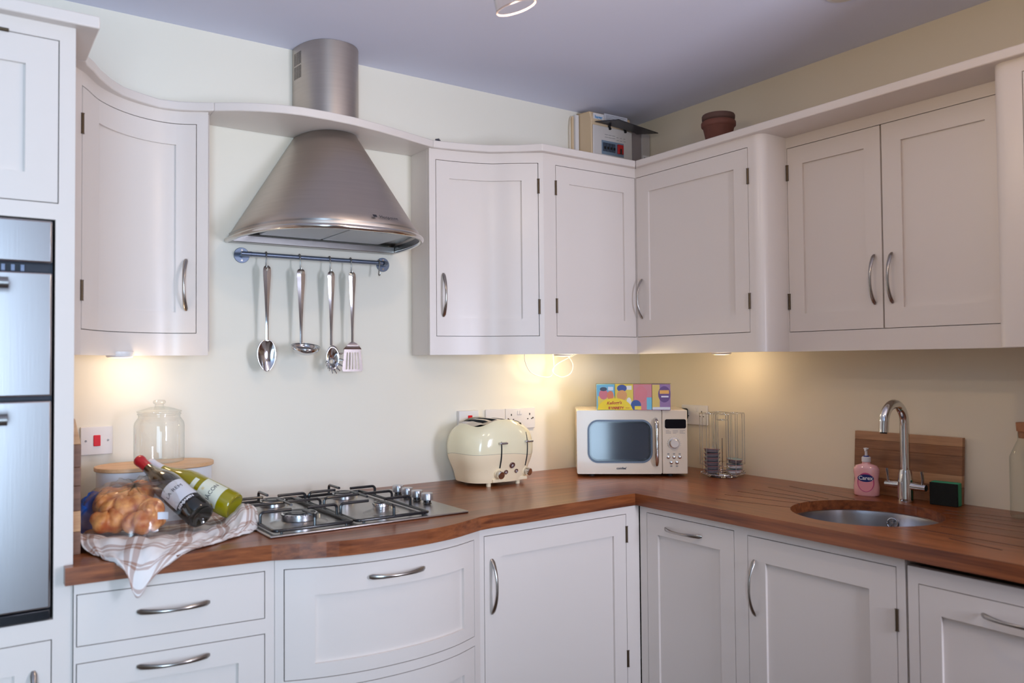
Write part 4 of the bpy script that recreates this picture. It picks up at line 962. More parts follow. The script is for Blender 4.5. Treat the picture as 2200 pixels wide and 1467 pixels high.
# ------------------------------------------------------------------ breadboard left, bread bin, jar
BRD = wood('acacia_light', (186, 140, 100), (222, 182, 138), 'x', .5); BRD2 = wood('acacia_dark', (100, 70, 56), (140, 104, 84), 'x', .5)
t = thing('chopping_board', 'thick end-grain chopping board standing on edge against the oven housing', 'chopping board', (-2.355, -.3, .9))
zc = .9; hs = [.055, .05, .06, .045, .055, .062]; 
for k, h_ in enumerate(hs):
    b = MB()
    if k < 5: b.box(-2.3715+.0008, -.515, zc, -2.345, -.12, zc+h_-.0006)
    else:
        b.add([(-2.3705, -.515, zc), (-2.345, -.515, zc), (-2.345, -.12, zc), (-2.3705, -.12, zc), (-2.3705, -.515, zc+h_), (-2.3585, -.515, zc+h_), (-2.3585, -.12, zc+h_), (-2.3705, -.12, zc+h_)],
              [(0, 3, 2, 1), (4, 5, 6, 7), (0, 1, 5, 4), (1, 2, 6, 5), (2, 3, 7, 6), (3, 0, 4, 7)])
    b.obj('wood_strip', [BRD2, BRD][k % 2] if k != 3 else BRD2, t, bevel=.0012); zc += h_
def stadium(cx_, cy_, a, b_, n=16, e=2.0):
    return [(cx_+(a-b_)*(1 if math.cos(t) > 0 else -1)+b_*math.cos(t), cy_+b_*math.sin(t)) for t in [-PI/2+2*PI*(i+.5)/(2*n) for i in range(2*n)]]
t = thing('bread_bin', 'oval white metal bread bin with a pale wooden lid', 'bread bin', (-2.10, -.115, .9))
MB().prism(stadium(-2.10, -.115, .160, .092), .9, 1.048).obj('bin_body', mat('bin_white', (226, 230, 236), .3), t, ang=.5)
MB().prism(stadium(-2.10, -.115, .166, .097), 1.049, 1.061).obj('lid', wood('bamboo', (205, 160, 116), (228, 188, 146), 'x', .45), t, ang=.5, bevel=.002)
GL = glass('jar_glass', (.99, .995, .99), .42, .9, .005)
t = thing('glass_jar', 'large clear glass jar with a knobbed glass lid, standing on the bread bin', 'jar', (-2.090, -.115, 1.0615))
z0 = 0
b = MB().openlathe([(.001, .002), (.060, .002), (.069, .006), (.0705, .015), (.0705, .112), (.0685, .122), (.062, .132), (.0585, .137), (.0585, .143), (.0615, .146), (.0615, .149), (.057, .150)], 48); C('jar_body', b, GL, t)
b = MB().openlathe([(.055, .151), (.0625, .1525), (.063, .1555), (.050, .160), (.030, .166), (.013, .169), (.0115, .175), (.016, .178), (.018, .183), (.015, .188), (.001, .189)], 48); C('jar_lid', b, GL, t)
# ------------------------------------------------------------------ wine bottles
def bottle(label, base, tip, gcol, capc, lab1, lab2, labelcol, roll, kind):
    ax_ = (Vector(tip)-Vector(base)).normalized(); t = thing('wine_bottle', label, 'bottle', base)
    q = Vector((0, 0, 1)).rotation_difference(ax_); t.rotation_mode = 'QUATERNION'; t.rotation_quaternion = q @ Matrix.Rotation(roll, 3, 'Z').to_quaternion()
    Rb = .0385
    pr = [(.001, .014), (.02, .009), (.030, .0), (.0355, .001), (Rb, .006), (Rb, .15), (.0365, .170), (.031, .190), (.024, .210), (.0185, .228), (.0155, .245), (.0145, .262), (.0145, .285), (.0158, .287), (.0158, .296), (.0145, .298), (.001, .298)]
    C('glass_body', MB().lathe(pr, 40), gcol, t)
    C('capsule', MB().lathe([(.0150, .240), (.0153, .241), (.0150, .262), (.0152, .285), (.0165, .287), (.0165, .298), (.0150, .300), (.001, .3003)], 32), capc, t)
    z0, z1 = lab1; a0, a1 = -1.05, 1.05
    def lab(z0, z1, a0, a1, m, nm='label', r=Rb+.0004, par=t): return C(nm, MB().grid(lambda u, v: (r*math.sin(a0+(a1-a0)*u), -r*math.cos(a0+(a1-a0)*u), z0+(z1-z0)*v), 20, 2), m, par, ang=1.5)
    return t, lab, Rb
def curved_text(par, body, size, z, m, Rb, a=0, nm='label_lettering', flip=False, bold=0):
    cu = bpy.data.curves.new(nm, 'FONT'); cu.body = body; cu.size = size; cu.align_x = 'CENTER'; cu.align_y = 'CENTER'; cu.offset = bold; cu.resolution_u = 3
    t = bpy.data.objects.new(nm, cu); COL.objects.link(t); bpy.context.view_layer.update()
    me = bpy.data.meshes.new_from_object(t.evaluated_get(bpy.context.evaluated_depsgraph_get())); bpy.data.objects.remove(t); bpy.data.curves.remove(cu)
    for v in me.vertices:
        x, y = v.co.x, v.co.y
        th = a+x/Rb; v.co = ((Rb+.0009)*math.sin(th), -(Rb+.0009)*math.cos(th), z+y)
    me.materials.clear(); me.materials.append(m); o = bpy.data.objects.new(nm, me); COL.objects.link(o); o.parent = par; return o
DG = mat('dark_bottle_glass', (20, 20, 14), .05, coat=.8, spec=.7); 
YG = mat('yellow_wine_glass', (158, 146, 8), .06, coat=.5, trans=.2)
PAPER = mat('label_paper', (214, 216, 224), .6); INK = mat('label_ink', (40, 40, 60), .5); BLK = mat('label_black', (24, 24, 30), .5)
WHT = mat('ink_white', (235, 235, 240), .5); CRMP = mat('label_cream', (222, 226, 208), .55); GOLD = mat('ink_gold', (180, 140, 50), .4, .4)
rb0 = (-2.054, -.472, .953); rt = (-2.165, -.232, 1.085)
t, lab, Rb = bottle('dark red wine bottle with a red cap, leaning on the bread bin', rb0, rt, DG, mat('cap_red', (178, 28, 40), .3, coat=.3), (.05, .12), None, None, -.35, 0)
lab(.054, .126, -1.05, 1.05, PAPER, 'front_label'); curved_text(t, 'LA REM', .0165, .098, INK, Rb, -.1); lab(.036, .054, -1.05, 1.05, BLK, 'black_band'); curved_text(t, 'BENJAMIN', .0115, .045, WHT, Rb, -.1, bold=.0004)
wb0 = (-1.950, -.408, .957); wt_ = (-2.132, -.203, 1.070)
t, lab, Rb = bottle('green-yellow white wine bottle with a pale cap, lying behind the dark bottle', wb0, wt_, YG, mat('cap_pale', (214, 214, 224), .3), (.05, .11), None, None, -.3, 1)
lab(.036, .104, -1.0, 1.0, CRMP, 'front_label'); curved_text(t, 'MÂCON', .0165, .066, INK, Rb, 0); curved_text(t, '*', .022, .088, GOLD, Rb, 0); lab(.118, .132, -.5, .5, CRMP, 'neck_label')
# ------------------------------------------------------------------ bread in its bag
CRUST = None
def crust():
    m = bpy.data.materials.new('baked_crust'); m.use_nodes = True; n = m.node_tree.nodes; l = m.node_tree.links; b = n['Principled BSDF']
    tc = n.new('ShaderNodeTexCoord'); t = n.new('ShaderNodeTexNoise'); t.inputs['Scale'].default_value = 30; t.inputs['Detail'].default_value = 6; l.new(tc.outputs['Object'], t.inputs[0])
    r = n.new('ShaderNodeValToRGB'); e = r.color_ramp.elements; e[0].position = .35; e[0].color = lin((176, 80, 26)); e[1].position = .66; e[1].color = lin((236, 168, 98)); l.new(t.outputs['Fac'], r.inputs[0]); l.new(r.outputs[0], b.inputs['Base Color']); b.inputs['Roughness'].default_value = .45
    bp = n.new('ShaderNodeBump'); bp.inputs['Strength'].default_value = .4; bp.inputs['Distance'].default_value = .003; l.new(t.outputs['Fac'], bp.inputs['Height']); l.new(bp.outputs[0], b.inputs['Normal']); return m
CRUST = crust()
def Wz(px, py, z):
    d = r_*((px-1100)/FPX)+u_*((733.5-py)/FPX)+f_; k = (z-CAMP[2])/d.z; return Vector(CAMP)+d*k
def Wd(px, py, dist):  # point at a given depth along the view
    d = r_*((px-1100)/FPX)+u_*((733.5-py)/FPX)+f_; return Vector(CAMP)+d*dist
def croissant(label, c_, size, rz, ry=0):
    b = MB(); N_ = 40; pts = []; ra = []
    for i in range(N_+1):
        t = i/N_; q = 2*t-1; a = q*1.25
        pts.append((size*1.05*math.sin(a), size*(1-math.cos(a))*.9, size*.08*math.sin(q*5))); ridge = 1-.22*abs(math.sin(q*6.2))**3
        ra.append(max(.004, size*.74*(1-abs(q)**2.6)**.55*ridge))
    b.tube(pts, ra, 18)
    b.xf(Matrix.Translation(c_) @ Matrix.Rotation(rz, 4, 'Z') @ Matrix.Rotation(ry, 4, 'X'))
    o = b.obj('croissant', CRUST, ang=2); return tag(o, label, 'croissant', 'croissants inside the clear bread bag')
BR = [('large golden croissant at the top of the heap in the bag', (284, 1068), 2.19, .054, .5, .5), ('golden croissant at the upper left of the heap in the bag', (234, 1078), 2.17, .048, 1.3, .3),
      ('golden croissant in the middle of the heap in the bag', (268, 1096), 2.13, .056, -.35, .5), ('golden croissant on the right of the heap, beside the dark bottle', (324, 1096), 2.13, .047, 1.7, .3),
      ('golden croissant at the lower left of the heap in the bag', (246, 1118), 2.10, .046, .2, .4), ('golden croissant lowest at the front of the bag', (306, 1122), 2.085, .044, -.5, .3)]
for lb, (px, py), dd, sz, rz, ry in BR: croissant(lb, Wd(px, py, dd), sz, rz, ry)
bag = thing('bread_bag', 'clear plastic bread bag with bright blue printed end', 'bag', (-2.2, -.42, .91))
BAGF = glass('bag_film', (1, .985, .97), .72, .50, .2)
BLUE = mat('bag_blue', (36, 108, 215), .35, coat=.2)
ctr = Wd(275, 1095, 2.52)
e1 = (r_*1.0).copy(); e1.z = 0; e1.normalize(); e2 = Vector((-e1.y, e1.x, 0))
def bagp(u, v, ax1=.128, ax2=.150, h=.124):
    th = 2*PI*u; e = 2.6; c_, s_ = math.cos(th), math.sin(th)
    x = ax1*abs(c_)**(2/e)*(1 if c_ > 0 else -1); y = ax2*abs(s_)**(2/e)*(1 if s_ > 0 else -1)
    k = math.cos(PI/2*v)**.30 if v < .999 else 0
    z = h*math.sin(PI/2*v)+.022*(y/ax2)*math.sin(PI*v)
    wr = .0045*math.sin(th*9+v*6)+.003*math.sin(th*23-v*13)
    return Vector((bc0.x, bc0.y, .912))+e1*(x*k*(1+wr*8))+e2*(y*k)+Vector((0, 0, z*(1+wr*9)))
bc0 = Vector((-2.202, -.380, 0))
b = MB(); b.grid(lambda u, v: bagp(u, v), 64, 14, wrapu=True); b.obj('clear_film', BAGF, bag, ang=.5)
b = MB(); b.grid(lambda u, v: bagp(.44+.22*u, v*.62)+(e1*-.0045+Vector((0, 0, .0022))), 16, 12); o = b.obj('blue_end', BLUE, bag, ang=2)
b = MB(); lc = Wd(350, 1108, 2.0); b.grid(lambda u, v: lc+e1*(.026*(u-.5))+Vector((0, 0, .018*(v-.5)))+e2*.004*math.sin(u*3), 4, 3); b.obj('price_sticker', PAPER, bag)
# ------------------------------------------------------------------ tea towel
def towel_mat():
    m = bpy.data.materials.new('checked_linen'); m.use_nodes = True; n = m.node_tree.nodes; l = m.node_tree.links; b = n['Principled BSDF']
    uv = n.new('ShaderNodeUVMap'); uv.uv_map = 'UVMap'; sp = n.new('ShaderNodeSeparateXYZ'); l.new(uv.outputs[0], sp.inputs[0])
    def stripes(o):
        a = n.new('ShaderNodeMath'); a.operation = 'MULTIPLY'; a.inputs[1].default_value = 1/.095; l.new(o, a.inputs[0])
        fr = n.new('ShaderNodeMath'); fr.operation = 'FRACT'; l.new(a.outputs[0], fr.inputs[0]); res = None
        for c_ in (.40, .58):
            d = n.new('ShaderNodeMath'); d.operation = 'SUBTRACT'; l.new(fr.outputs[0], d.inputs[0]); d.inputs[1].default_value = c_
            ab = n.new('ShaderNodeMath'); ab.operation = 'ABSOLUTE'; l.new(d.outputs[0], ab.inputs[0])
            lt = n.new('ShaderNodeMath'); lt.operation = 'LESS_THAN'; l.new(ab.outputs[0], lt.inputs[0]); lt.inputs[1].default_value = .062
            if res is None: res = lt
            else:
                ad = n.new('ShaderNodeMath'); ad.operation = 'ADD'; l.new(res.outputs[0], ad.inputs[0]); l.new(lt.outputs[0], ad.inputs[1]); res = ad
        return res
    sx, sy = stripes(sp.outputs[0]), stripes(sp.outputs[1]); ad = n.new('ShaderNodeMath'); ad.operation = 'ADD'; l.new(sx.outputs[0], ad.inputs[0]); l.new(sy.outputs[0], ad.inputs[1])
    ml = n.new('ShaderNodeMath'); ml.operation = 'MULTIPLY'; ml.inputs[1].default_value = .62; ml.use_clamp = True; l.new(ad.outputs[0], ml.inputs[0])
    mx = n.new('ShaderNodeMix'); mx.data_type = 'RGBA'; l.new(ml.outputs[0], mx.inputs[0]); mx.inputs[6].default_value = lin((232, 228, 226)); mx.inputs[7].default_value = lin((168, 132, 116))
    l.new(mx.outputs[2], b.inputs['Base Color']); b.inputs['Roughness'].default_value = .9
    tc = n.new('ShaderNodeTexCoord'); t = n.new('ShaderNodeTexNoise'); t.inputs['Scale'].default_value = 500; l.new(tc.outputs['Object'], t.inputs[0]); bp = n.new('ShaderNodeBump'); bp.inputs['Strength'].default_value = .25; bp.inputs['Distance'].default_value = .001; l.new(t.outputs['Fac'], bp.inputs['Height']); l.new(bp.outputs[0], b.inputs['Normal'])
    return m
# cloth laid out along three rows: back edge under the bottles, ridge on the worktop, free front edge hanging over
# rows of control points (pixel-measured then placed on real heights), left to right
rows = [
 [(-2.335, -.30, .908), (-2.27, -.30, .904), (-2.2, -.30, .903), (-2.1, -.30, .903), (-2.02, -.27, .903), (-1.965, -.25, .904), (-1.935, -.27, .918), (-1.925, -.30, .93)],
 [(-2.343, -.36, .925), (-2.28, -.40, .912), (-2.2, -.42, .906), (-2.12, -.43, .905), (-2.04, -.41, .905), (-1.975, -.38, .912), (-1.933, -.37, .945), (-1.918, -.38, .948)],
 [(-2.343, -.44, .93), (-2.29, -.48, .925), (-2.215, -.535, .922), (-2.14, -.545, .918), (-2.06, -.50, .914), (-1.99, -.455, .918), (-1.938, -.43, .950), (-1.915, -.425, .944)],
 [(-2.34, -.50, .915), (-2.295, -.53, .925), (-2.222, -.60, .930), (-2.14, -.59, .914), (-2.06, -.545, .906), (-1.985, -.50, .914), (-1.94, -.475, .938), (-1.917, -.455, .925)],
 [(-2.325, -.55, .904), (-2.295, -.59, .912), (-2.232, -.655, .917), (-2.155, -.625, .906), (-2.07, -.575, .9035), (-2.0, -.54, .905), (-1.95, -.51, .915), (-1.925, -.48, .907)],
 [(-2.315, -.58, .9035), (-2.29, -.635, .906), (-2.238, -.688, .893), (-2.165, -.655, .9045), (-2.08, -.60, .9033), (-2.012, -.565, .9035), (-1.965, -.53, .9045), (-1.935, -.50, .9035)],
 [(-2.313, -.60, .9035), (-2.285, -.665, .9035), (-2.245, -.700, .862), (-2.19, -.685, .89), (-2.10, -.63, .9033), (-2.03, -.585, .9033), (-1.985, -.55, .9033), (-1.95, -.515, .9033)],
 [(-2.311, -.615, .9035), (-2.275, -.688, .885), (-2.252, -.706, .823), (-2.215, -.70, .865), (-2.13, -.66, .9035), (-2.05, -.605, .9033), (-2.0, -.565, .9033), (-1.962, -.53, .9033)]]
def crom(P_, t):
    n = len(P_)-1; x = min(max(t, 0), 1)*n; i = min(int(x), n-1); s_ = x-i
    p0, p1, p2, p3 = P_[max(i-1, 0)], P_[i], P_[i+1], P_[min(i+2, n)]
    return .5*((2*p1)+(p2-p0)*s_+(2*p0-5*p1+4*p2-p3)*s_*s_+(3*p1-p0-3*p2+p3)*s_**3)
RV = [[Vector(p) for p in r] for r in rows]
NU, NV = 84, 56; vs = []; uvs = []
for j in range(NV+1):
    for i in range(NU+1):
        u, v = i/NU, j/NV
        p = crom([crom(r, u) for r in RV], v)
        wv = .0060*math.sin(u*34+v*5)*math.sin(v*2.6+.4)+.002*math.sin(u*15-v*17)+.0012*math.sin(u*61+v*37)
        if u > .72: p = p+Vector((.020*((u-.72)/.28)**1.5, 0, .010*math.sin(PI*min(1, (u-.72)/.28))*math.sin(PI*v)))
        p = p+Vector((0, -.3*wv, abs(wv)*1.0)); 
        if p.z < .903 and p.y > -.66: p.z = .903
        vs.append(p); uvs.append((u*.46+v*.05, v*.42+.02*math.sin(u*4)))
b = MB(); b.add(vs, [(j*(NU+1)+i, j*(NU+1)+i+1, (j+1)*(NU+1)+i+1, (j+1)*(NU+1)+i) for j in range(NV) for i in range(NU)])
tw = b.obj('tea_towel', towel_mat(), ang=3); uvl = tw.data.uv_layers.new(name='UVMap')
for li, lo_ in enumerate(tw.data.loops): uvl.data[li].uv = uvs[lo_.vertex_index]
sd = tw.modifiers.new('s', 'SOLIDIFY'); sd.thickness = .0016; sd.offset = 1
tag(tw, 'crumpled white tea towel with brown checks, hanging over the worktop edge', 'tea towel')
# ------------------------------------------------------------------ soap, board, sponge, carafe
AC = wood('acacia_board', (104, 66, 42), (158, 108, 72), 'y', .4, .7); AC2 = wood('acacia_board_pale', (150, 106, 74), (196, 150, 110), 'y', .4, .7)
t = thing('serving_board', 'brown grained wooden board leaning on the wall behind the tap', 'chopping board', (-.02, -1.27, .9))
y0, y1 = -1.452, -1.089; zs = [.9005, .955, .99, 1.05, 1.08, 1.108]
for k in range(5):
    b = MB(); z0, z1 = zs[k], zs[k+1]-.0004; lean = lambda z: (z-.9)*.07
    d0 = -.036; th = .016
    b.add([(d0+lean(z)+o, y, z) for z in (z0, z1) for o in (0, th) for y in (y0, y1)], [(0, 1, 3, 2), (4, 6, 7, 5), (0, 4, 5, 1), (2, 3, 7, 6), (0, 2, 6, 4), (1, 5, 7, 3)])
    b.obj('wood_strip', AC2 if k in (4, 1) else AC, t, bevel=.0006)
sp = thing('soap_bottle', 'clear pump bottle of pink hand soap beside the tap', 'soap bottle', (-.085, -1.168, .9), -1.15)
PINK = mat('pink_soap', (240, 178, 180), .12, coat=.6, spec=.6)
b = MB()
for_sec = [(0, .033, .019), (.004, .037, .021), (.03, .0375, .022), (.055, .034, .020), (.078, .0375, .021), (.090, .037, .020), (.100, .030, .017), (.106, .014, .012), (.112, .0135, .0125)]
def spf(sec):
    vs = []
    for z, a, c_ in sec:
        for k in range(32):
            th = 2*PI*k/32; e = 2.6; vs.append((a*abs(math.cos(th))**(2/e)*(1 if math.cos(th) > 0 else -1), c_*abs(math.sin(th))**(2/e)*(1 if math.sin(th) > 0 else -1), z))
    n = len(sec); return vs, [(i*32+k, i*32+(k+1) % 32, (i+1)*32+(k+1) % 32, (i+1)*32+k) for i in range(n-1) for k in range(32)]+[tuple(range(32))[::-1], tuple(range((n-1)*32, n*32))]
for_sec = [(z, a*1.14, c_*1.05) if z < .104 else (z, a, c_) for z, a, c_ in for_sec]; for_sec = [(z, a*.95, c_) for z, a, c_ in for_sec]; vs, fs = spf(for_sec); b.add(vs, fs); C('soap_body', b, PINK, sp, ang=.9)
C('collar', MB().lathe([(.0135, .112), (.0145, .113), (.0145, .127), (.012, .129)], 28), mat('collar_white', (225, 225, 232), .3), sp)
C('pump_ring', MB().lathe([(.009, .129), (.009, .1325)], 24), mat('pump_blue', (40, 60, 140), .3), sp)
b = MB().lathe([(.0045, .132), (.004, .150), (.006, .152), (.0085, .155), (.008, .158), (.001, .159)], 20); b.tube([(0, 0, .1545), (.0, -.012, .1545), (0, -.022, .150)], [.005, .0042, .003], 10); C('pump_head', b, mat('pump_white', (232, 232, 238), .25), sp)
b = MB(); 
def oval(cx_, cz_, rx, rz, m, nm, y):
    bb = MB().add([(cx_+rx*math.cos(t_), y-.0225, cz_+rz*math.sin(t_)) for t_ in [2*PI*k/28 for k in range(28)]], [tuple(range(28))]); return C(nm, bb, m, sp, smooth=False)
oval(0, .046, .026, .032, mat('label_magenta', (205, 80, 130), .4), 'label', -.0002); oval(0, .044, .023, .028, mat('label_rose', (240, 160, 170), .4), 'label', -.0006); oval(0, .060, .025, .0125, mat('label_navy', (30, 40, 110), .4), 'label', -.0010)
text('brand_lettering', 'Carex', .0175, frame((0, -.0238, .060), (1, 0, 0), (0, 0, 1)), WHT, sp, bold=.0004)
sg = thing('sponge', 'green sponge with a black scouring pad, standing beside the tap', 'sponge', (-.075, -1.42, .9), -PI/2+.12)
b = MB(); N_ = 10
b.grid(lambda u, v: (-.041+.082*u, -.0082+.0012*math.sin(u*17)*math.sin(v*13), .001+.069*v), 20, 16); b.grid(lambda u, v: (-.041+.082*u, -.0005, .001+.069*v), 20, 16)
sgb = C('scouring_pad', MB().box(-.041, -.009, .0005, .041, -.001, .070), mat('scourer_black', (22, 26, 24), .95, bump=1, bscale=600), sg, bevel=.002)
C('foam', MB().box(-.040, -.001, .0005, .041, .027, .072), mat('foam_green', (58, 150, 110), .85, bump=.8, bscale=300), sg, bevel=.003)
cf = thing('glass_carafe', 'clear glass bottle with a cork stopper at the right edge', 'bottle', (-.10, -1.672, .9))
b = MB().openlathe([(.001, .006), (.040, .006), (.046, .004), (.048, .012), (.0475, .17), (.047, .175), (.030, .215), (.0265, .222), (.026, .245)], 40); C('glass_body', b, glass('carafe_glass', (.94, .95, .93), .12, .6), cf)
C('cork_stopper', MB().lathe([(.024, .228), (.0255, .247), (.0285, .2475), (.030, .270), (.029, .272), (.001, .272)], 32), mat('cork', (164, 112, 78), .85, bump=.5, bscale=150, var=.2, vscale=90), cf)
# ------------------------------------------------------------------ on top of the cabinets
fb = thing('fuse_box', 'old cream consumer unit with open dark flap and red main switch, high in the corner', 'fuse box', (-.24, 0, 2.17))
FX0, FX1, FY = -.362, -.128, -.10
AGED = mat('aged_plastic', (222, 196, 160), .5); FBW = mat('fusebox_face', (214, 208, 204), .5)
b = MB(); b.add([(FX0, -.001, 2.169), (FX1, -.001, 2.169), (FX1, FY, 2.169), (FX0, FY, 2.169), (FX0, -.001, 2.438), (FX1, -.001, 2.438), (FX1, FY+.012, 2.430), (FX0, FY+.012, 2.430), (FX0, FY, 2.395), (FX1, FY, 2.395)],
      [(0, 1, 2, 3)[::-1], (4, 5, 6, 7)[::-1], (3, 2, 9, 8)[::-1], (8, 9, 6, 7)[::-1], (0, 3, 8, 7, 4)[::-1], (1, 5, 6, 9, 2)[::-1], (0, 4, 5, 1)[::-1]]); b.obj('enclosure', AGED, fb, bevel=.003)
fp = MB().box(FX0+.004, FY-.008, 2.172, FX1-.004, FY-.0005, 2.372).obj('front_cover', FBW, fb, bevel=.004)
MB().box(-.312, FY-.0095, 2.250, -.185, FY-.0078, 2.310).obj('breaker_window', mat('window_grey', (120, 140, 160), .3), fb)
for k in range(4): q = MB().box(-.306+.018*k, FY-.014, 2.263, -.291+.018*k, FY-.009, 2.300).obj('breaker', mat('breaker_grey', (62, 72, 88), .35), fb, bevel=.001); MB().box(-.302+.018*k, FY-.0185, 2.272, -.295+.018*k, FY-.0135, 2.282).obj('toggle', BLACK, q)
q = MB().box(-.224, FY-.017, 2.261, -.191, FY-.009, 2.302).obj('main_switch', mat('switch_red', (190, 30, 34), .35), fb, bevel=.002); MB().box(-.213, FY-.0185, 2.261, -.203, FY-.0165, 2.283).obj('toggle', BLACK, q)
MB().box(-.30, FY-.0095, 2.232, -.23, FY-.008, 2.2365).obj('black_strip', BLK, fb)
b = MB()
for x in (-.293, -.272, -.251): b.box(x, FY-.0088, 2.325, x+.017, FY-.0079, 2.3265).box(x, FY-.0088, 2.336, x+.017, FY-.0079, 2.3375)
for x in (-.225, -.205, -.185): b.box(x, FY-.0088, 2.320, x+.012, FY-.0079, 2.3215).box(x, FY-.0088, 2.332, x+.01, FY-.0079, 2.3335)
b.obj('printed_symbols', PR, fp, smooth=False)
MB().box(FX0+.012, FY-.0015, 2.399, -.292, FY+.004, 2.424).obj('name_plate', WHITEP, fb)
text('logo_lettering', 'hager', .019, frame(Vector((-.322, FY-.002, 2.408))-fb.location, (1, 0, 0), (0, 0, 1)), mat('print_cyan', (40, 140, 200), .4), fb, bold=.0004)
b = MB().box(-.284, FY+.003, 2.398, -.150, FY+.0085, 2.433); b.obj('paper_notice', PAPER, fb)
b = MB()
for k in range(5): b.box(-.278, FY+.0022, 2.4025+.006*k, -.160-.01*(k % 2), FY+.0031, 2.404+.006*k)
b.obj('notice_print', PR, fb, smooth=False)
FLP = mat('flap_smoke', (44, 44, 50), .3)
A_, B_, C_, D_ = W(1279, 262, -.11), W(1357, 281, -.11), W(1414, 287, -.19), W(1329, 258, -.19)
b = MB(); up_ = Vector((0, 0, .004))
E_ = W(1368, 289, -.13)
b.add([A_, B_, E_, C_, D_, A_+up_, B_+up_, E_+up_, C_+up_, D_+up_], [(0, 1, 2, 3, 4), (9, 8, 7, 6, 5), (0, 5, 6, 1), (1, 6, 7, 2), (2, 7, 8, 3), (3, 8, 9, 4), (4, 9, 5, 0)]); b.obj('flap', FLP, fb)
for x in (-.265, -.175): MB().tube([(x, FY-.012, 2.362), (x, FY-.006, 2.375), (x, FY-.012, 2.385)], .006, 10).obj('flap_hinge', RUBBER, fb)
t = thing('switch_box', 'small grey electrical box with one breaker, right of the fuse box', 'fuse box', (-.06, 0, 2.17))
MB().box(-.112, -.085, 2.169, -.056, -.001, 2.385).obj('back_box', mat('box_dark_grey', (150, 140, 142), .5), t, bevel=.003); MB().box(-.055, -.088, 2.169, -.004, -.001, 2.385).obj('cover', mat('cover_grey', (190, 184, 182), .45), t, bevel=.003)  # back box in a darker grey than its cover
MB().box(-.050, -.0895, 2.215, -.010, -.0875, 2.285).obj('breaker', WHITEP, t, bevel=.002); MB().box(-.030, -.1, 2.243, -.018, -.089, 2.262).obj('toggle', RUBBER, t, bevel=.001); MB().box(-.043, -.0905, 2.262, -.032, -.0893, 2.275).obj('test_button', RUBBER, t)
o = MB().tube(smooth_pts([(-.165, -.20, 2.176), (-.15, -.19, 2.20), (-.125, -.195, 2.19), (-.11, -.19, 2.205), (-.095, -.185, 2.178), (-.13, -.20, 2.176), (-.15, -.21, 2.18)]), .008, 10).obj('cable_bundle', RUBBER); tag(o, 'black coiled cable lying on the cabinets below the fuse box', 'cable')
o = MB().box(-.384, -.022, 2.1685, -.366, -.0005, 2.43).obj('cable_trunking', WHITEP, bevel=.0015); tag(o, 'white vertical cable trunking left of the fuse box', 'trunking')
o = MB().box(-.395, -.010, 2.1685, -.3855, -.0005, 2.425).obj('trunking_side', AGED); tag(o, 'thin cream conduit strip at the left of the white trunking', 'trunking')
o = MB().tube(smooth_pts([(-.402, -.008, 2.169), (-.408, -.008, 2.25), (-.409, -.008, 2.36), (-.404, -.008, 2.41), (-.395, -.008, 2.425)]), .0025, 8).obj('wall_cable', mat('cable_cream', (214, 200, 180), .4)); tag(o, 'thin cream cable running up the wall left of the trunking', 'cable')
TERR = mat('terracotta', (112, 66, 54), .7, bump=.3, bscale=120, var=.15, vscale=25); TERD = mat('terracotta_dark', (92, 66, 58), .75, bump=.3, bscale=120)
def pot(label, z, m, s_, loc):
    b = MB().openlathe([(.001, .0), (.042, .0), (.058, .072), (.0595, .073), (.0645, .078), (.065, .090), (.0625, .095), (.058, .094), (.0555, .075), (.040, .006), (.001, .006)], 40)
    b.xf(Matrix.Translation((loc[0], loc[1], z)) @ Matrix.Scale(s_, 4)); o = b.obj('flower_pot', m, ang=.9); return tag(o, label, 'plant pot')
pot('reddish terracotta flower pot, the outer one of two nested', CT+.0005, TERR, 1.0, (-.21, -.665)); pot('darker brown flower pot nested inside the terracotta one', CT+.0305, TERD, .955, (-.21, -.665))
o = MB().add([(-1.155, -.15, CT+.001), (-1.15, -.17, CT+.001), (-1.05, -.06, CT+.001), (-1.06, -.04, CT+.001), (-1.155, -.15, CT+.008), (-1.15, -.17, CT+.006), (-1.05, -.06, CT+.004), (-1.06, -.04, CT+.005)], [(0, 3, 2, 1), (4, 5, 6, 7), (0, 1, 5, 4), (1, 2, 6, 5), (2, 3, 7, 6), (3, 0, 4, 7)]).obj('metal_strip', mat('strip_grey', (96, 98, 112), .35, .6)); tag(o, 'thin grey strip left lying on the cabinet top right of the hood', 'strip')
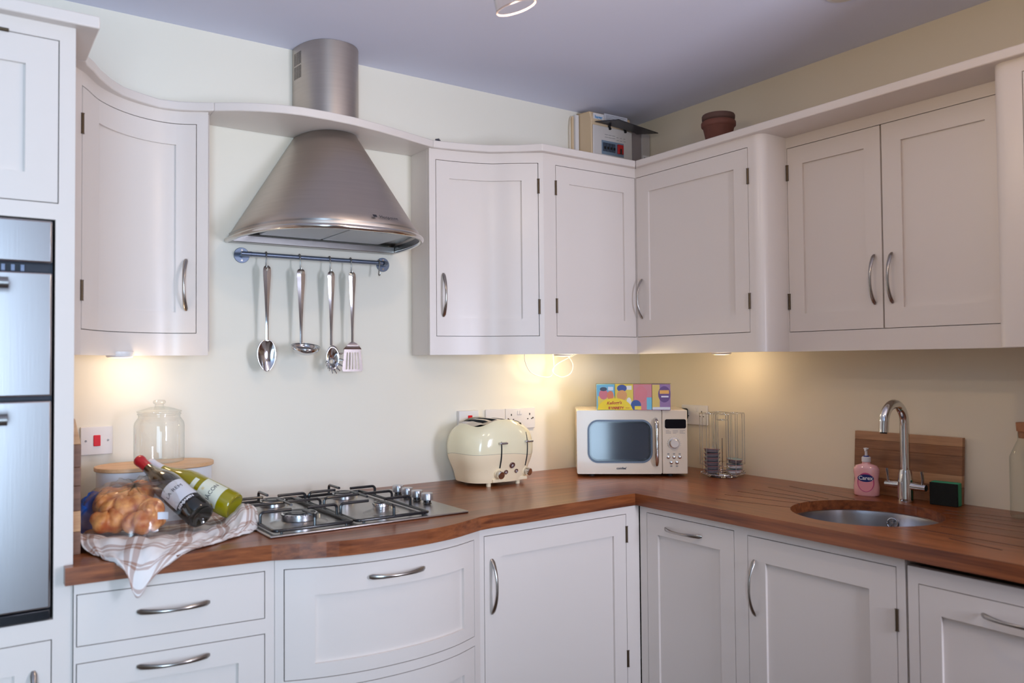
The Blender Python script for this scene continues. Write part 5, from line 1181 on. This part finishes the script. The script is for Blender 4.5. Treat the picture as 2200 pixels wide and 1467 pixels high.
# ------------------------------------------------------------------ ceiling lights
t = thing('ceiling_spotlight', 'ceiling spotlight with a tilted clear glass shade and warm bulb, top centre', 'ceiling light', (-1.58, -1.24, CZ))
t0_ = t
tilt = (r_*.30-u_*1+f_*.12).normalized(); rimc = Wd(1109, 16, 1.80); M_ = frame(rimc, tilt.cross(Vector((0, 1, 0))), Vector((0, 1, 0))-tilt*tilt.y)
ax_ = -tilt
s1 = ax_.orthogonal().normalized(); s2 = ax_.cross(s1)
def ringp(r, h, k, n=40): a = 2*PI*k/n; return rimc+ax_*h+(s1*math.cos(a)+s2*math.sin(a))*r
b = MB(); P2 = [(.0445, 0), (.0455, .002), (.043, .03), (.037, .07), (.030, .10), (.024, .115)]
b.grid(lambda u, v: ringp(P2[round(v*5)][0], P2[round(v*5)][1], u*40), 40, 5, wrapu=True); sh = b.obj('glass_shade', glass('shade_glass', (1, .97, .93), .2, .8), t, ang=2)
MB().tube([ringp(.0455, 0, k) for k in range(40)], .0014, 8, closed=True).obj('shade_rim', mat('shade_rim_glass', (170, 150, 140), .1, .3), sh)
hp_ = rimc+ax_*.115
MB().tube([hp_-ax_*.005, hp_+ax_*.045], .022, 20).obj('lamp_holder', CHROME, t); MB().ball(rimc+ax_*.085, .014, 12).obj('bulb', mat('bulb_glow', (255, 196, 120), .5, emit=25), t)
MB().tube([hp_+ax_*.045, hp_+ax_*.06, Vector((hp_.x-.02, hp_.y-.03, CZ-.03)), Vector((hp_.x-.02, hp_.y-.03, CZ-.001))], .006, 12).obj('arm', CHROME, t)
MB().lathe([(.05, CZ-.02), (.05, CZ-.0008)], 32, (hp_.x-.02, hp_.y-.03, 0)).obj('ceiling_rose', CHROME, t)
c_ = Wz(1812, -14, CZ)
t = thing('smoke_detector', 'round white ceiling fitting at the top edge, right of the spotlight', 'ceiling fitting', (c_.x, c_.y, CZ))
C('outer_ring', MB().lathe([(.040, -.008), (.050, -.006), (.053, -.0005)], 40), WHITEP, t); C('centre_disc', MB().lathe([(.030, -.013), (.034, -.011), (.036, -.007)], 40), mat('detector_centre', (222, 214, 205), .5), t)
# ------------------------------------------------------------------ lamps' own light
point('light_jar', (-2.17, -.12, ZB-.025), .6, (1, .76, .50), .03)
point('light_loops', (-.58, -.19, ZB-.02), 2.1, (1, .80, .46), .035)
point('light_corner', (-.16, -.62, ZB-.025), .75, (1, .80, .55), .03)
lp = rimc+ax_*.03
SPOTC = (1, .80, .58)
point('light_spot', tuple(rimc-ax_*.01), 5, SPOTC, .03)
t2 = copy_tree(t0_); t2.location = Vector(t0_.location)+Vector((.38, -.72, 0)); t2['label'] = 'second ceiling spotlight with clear glass shade, just beyond the top of the frame'
point('light_spot_2', tuple(rimc-ax_*.01+Vector((.38, -.72, 0))), 5.5, (1, .72, .40), .03)
